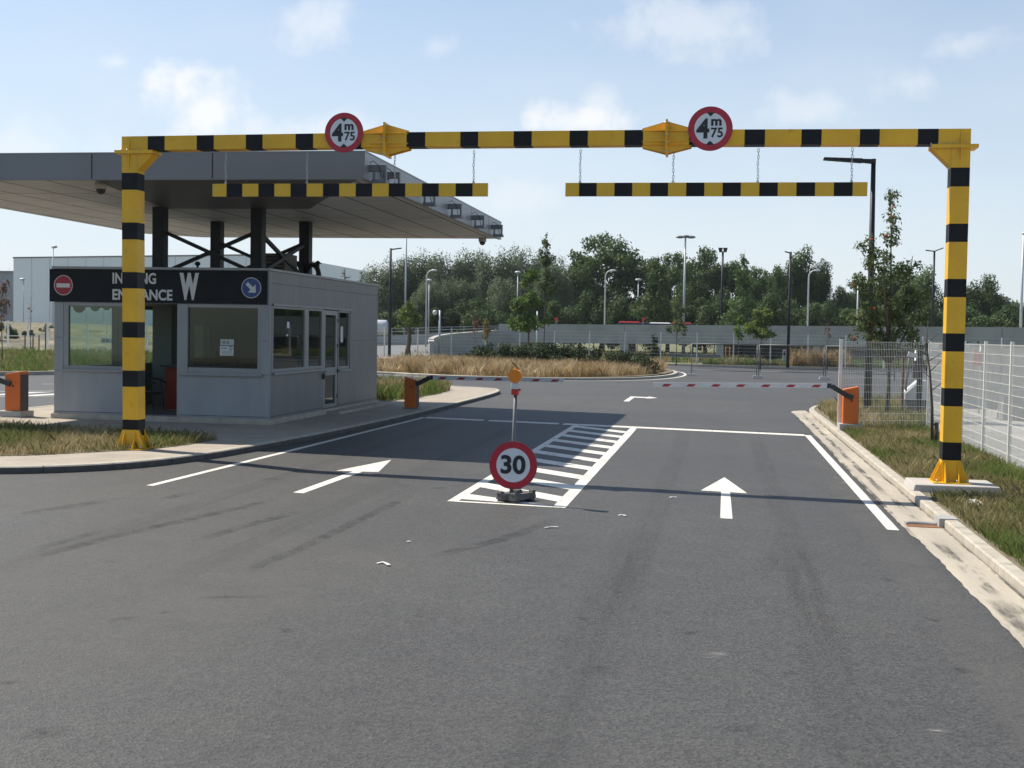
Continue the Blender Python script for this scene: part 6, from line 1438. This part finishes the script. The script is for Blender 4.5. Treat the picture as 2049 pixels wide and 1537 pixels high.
b = MB(); b.ball((px_ + .40, 42.8, pz + 1.95), .13, .1, .13); b.bar((px_ + .1, 42.85, pz + 1.75), (px_ + .3, 42.85, pz + 1.45), .12, .12); b.build('camera_unit', M_rubber, t)
t = thing('rusty_post', 'thin rusty brown post left of the white machine', 'post', (px_ - .55, 42.5, pz)); b = MB(); b.box(px_ - .58, px_ - .50, 42.46, 42.54, pz, pz + 2.0); b.build('post', mat('brown_steel', (.12, .06, .04), .8), t); b = MB(); b.box(px_ - .59, px_ - .49, 42.45, 42.55, pz + 2.001, pz + 2.03); b.build('cap', M_dark, t)
q0, q1 = on_y(1842, 691, 42), on_y(1895, 686, 42)
t = thing('striped_boom', 'black and white striped barrier boom above the mesh fence by the right post', 'barrier', (q0.x, 42, -.085))
b = MB(); b.box(q0.x - .08, q0.x + .08, 41.9, 42.1, -.085, q0.z + .02); b.build('post', M_dark, t)
b = MB(); n = 6
for i in range(n):
    xa_, xc = q0.x + .081 + (q1.x - q0.x + .6) * i / n, q0.x + .081 + (q1.x - q0.x + .6) * (i + 1) / n
    zz = q0.z - .08
    b.hexa([(xa_ - .02, 41.95, zz), (xc - .02 if i < n - 1 else xc, 41.95, zz), (xc - .02, 42.05, zz), (xa_ - .02, 42.05, zz)], [(xa_ + .04, 41.95, zz + .16), (xc + .04, 41.95, zz + .16), (xc + .04, 42.05, zz + .16), (xa_ + .04, 42.05, zz + .16)], i % 2)
b.build('boom', [M_rubber, M_boom], t)
p = on_y(1834, 680, 44); t = thing('signal_post', 'slim signal post with white top behind the fence corner', 'post', (p.x, 44, -.085)); b = MB(); b.tube([(p.x, 44, -.085), (p.x, 44, 2.1)], .05, 8); b.build('post', M_galv, t); b = MB(); b.tube([(p.x, 44, 2.1), (p.x, 44, 2.48)], .08, 10); b.build('top', M_boom, t); b = MB(); b.box(p.x - .10, p.x + .10, 43.85, 44.1, 1.1, 1.7); b.build('signal_box', M_rubber, t)
p0, p1 = on_y(1936, 690, 60), on_y(1957, 690, 60); tag(MB().tube([(p0.x, 60, -.09), (p0.x, 60, 2.35), (p1.x, 60, 2.40), (p1.x, 60, -.09)], .035, 6).build('tube_hoop', M_dark), 'dark tube hoop standing above the fence right of the striped post', 'hoop')

# ================================================================== litter
M_litter = mat('white_litter', (.62, .61, .58), .7, var=.1)
def scrap(u, v, L, label, curl):
    p = on_road(u, v); z = rz(p.x) + .006; b = MB(); rr = random.Random(int(u)); pts = []
    for i in range(6): a = curl * i / 5; pts.append((p.x + L * (i / 5 - .5) + .02 * math.sin(i * 2.1), p.y + L * .5 * math.sin(a * 2.2), z + .004 + .006 * abs(math.sin(i * 1.7))))
    for a_, c_ in zip(pts, pts[1:]): b.bar(a_, c_, .022 + .015 * rr.random(), .006)
    tag(b.build('litter', M_litter), label, 'litter', 'litter scraps on the asphalt')
scrap(770, 1130, .17, 'curled white strip of litter left of the middle on the asphalt', 2.4)
scrap(1104, 1058, .18, 'thin pale scrap on the asphalt in front of the hatched strip', .8)
scrap(1245, 1033, .10, 'small curled scrap right of the 30 sign', 2.0)
scrap(1347, 997, .11, 'white crumpled scrap left of the right lane arrow', 1.3)
scrap(817, 1086, .03, 'tiny white speck of litter above the curled strip', .6)
b = MB(); p = on_z(1950, 1010, rz(3.4) + .12); rr = random.Random(3); pts = []
n = 9
P = [[Vector((p.x - .17 + .34 * i / n + rr.uniform(-.02, .02), p.y - .13 + .26 * j / n + rr.uniform(-.02, .02), p.z + .008 + .05 * rr.random() * math.sin(math.pi * i / n) * math.sin(math.pi * j / n) * 2)) for j in range(n + 1)] for i in range(n + 1)]
for i in range(n):
    for j in range(n): b.face([P[i][j], P[i + 1][j], P[i + 1][j + 1], P[i][j + 1]])
tag(b.build('plastic_bag', M_litter), 'crumpled pale plastic bag lying on the kerb edge by the grass', 'bag')

# ================================================================== summer haze: one closed box of even, thin air round the whole place
if HAZE:
    mh = bpy.data.materials.new('haze_air'); mh.use_nodes = True; nt = mh.node_tree; nt.nodes.clear()
    ho = nt.nodes.new('ShaderNodeOutputMaterial'); hv = nt.nodes.new('ShaderNodeVolumePrincipled')
    hv.inputs['Color'].default_value = (.86, .90, .96, 1); hv.inputs['Density'].default_value = 0.00014; hv.inputs['Anisotropy'].default_value = 0.3
    nt.links.new(hv.outputs[0], ho.inputs['Volume'])
    tag(MB().box(-540, 540, -60, 720, -1.6, 34).build('haze', mh), kind='stuff')
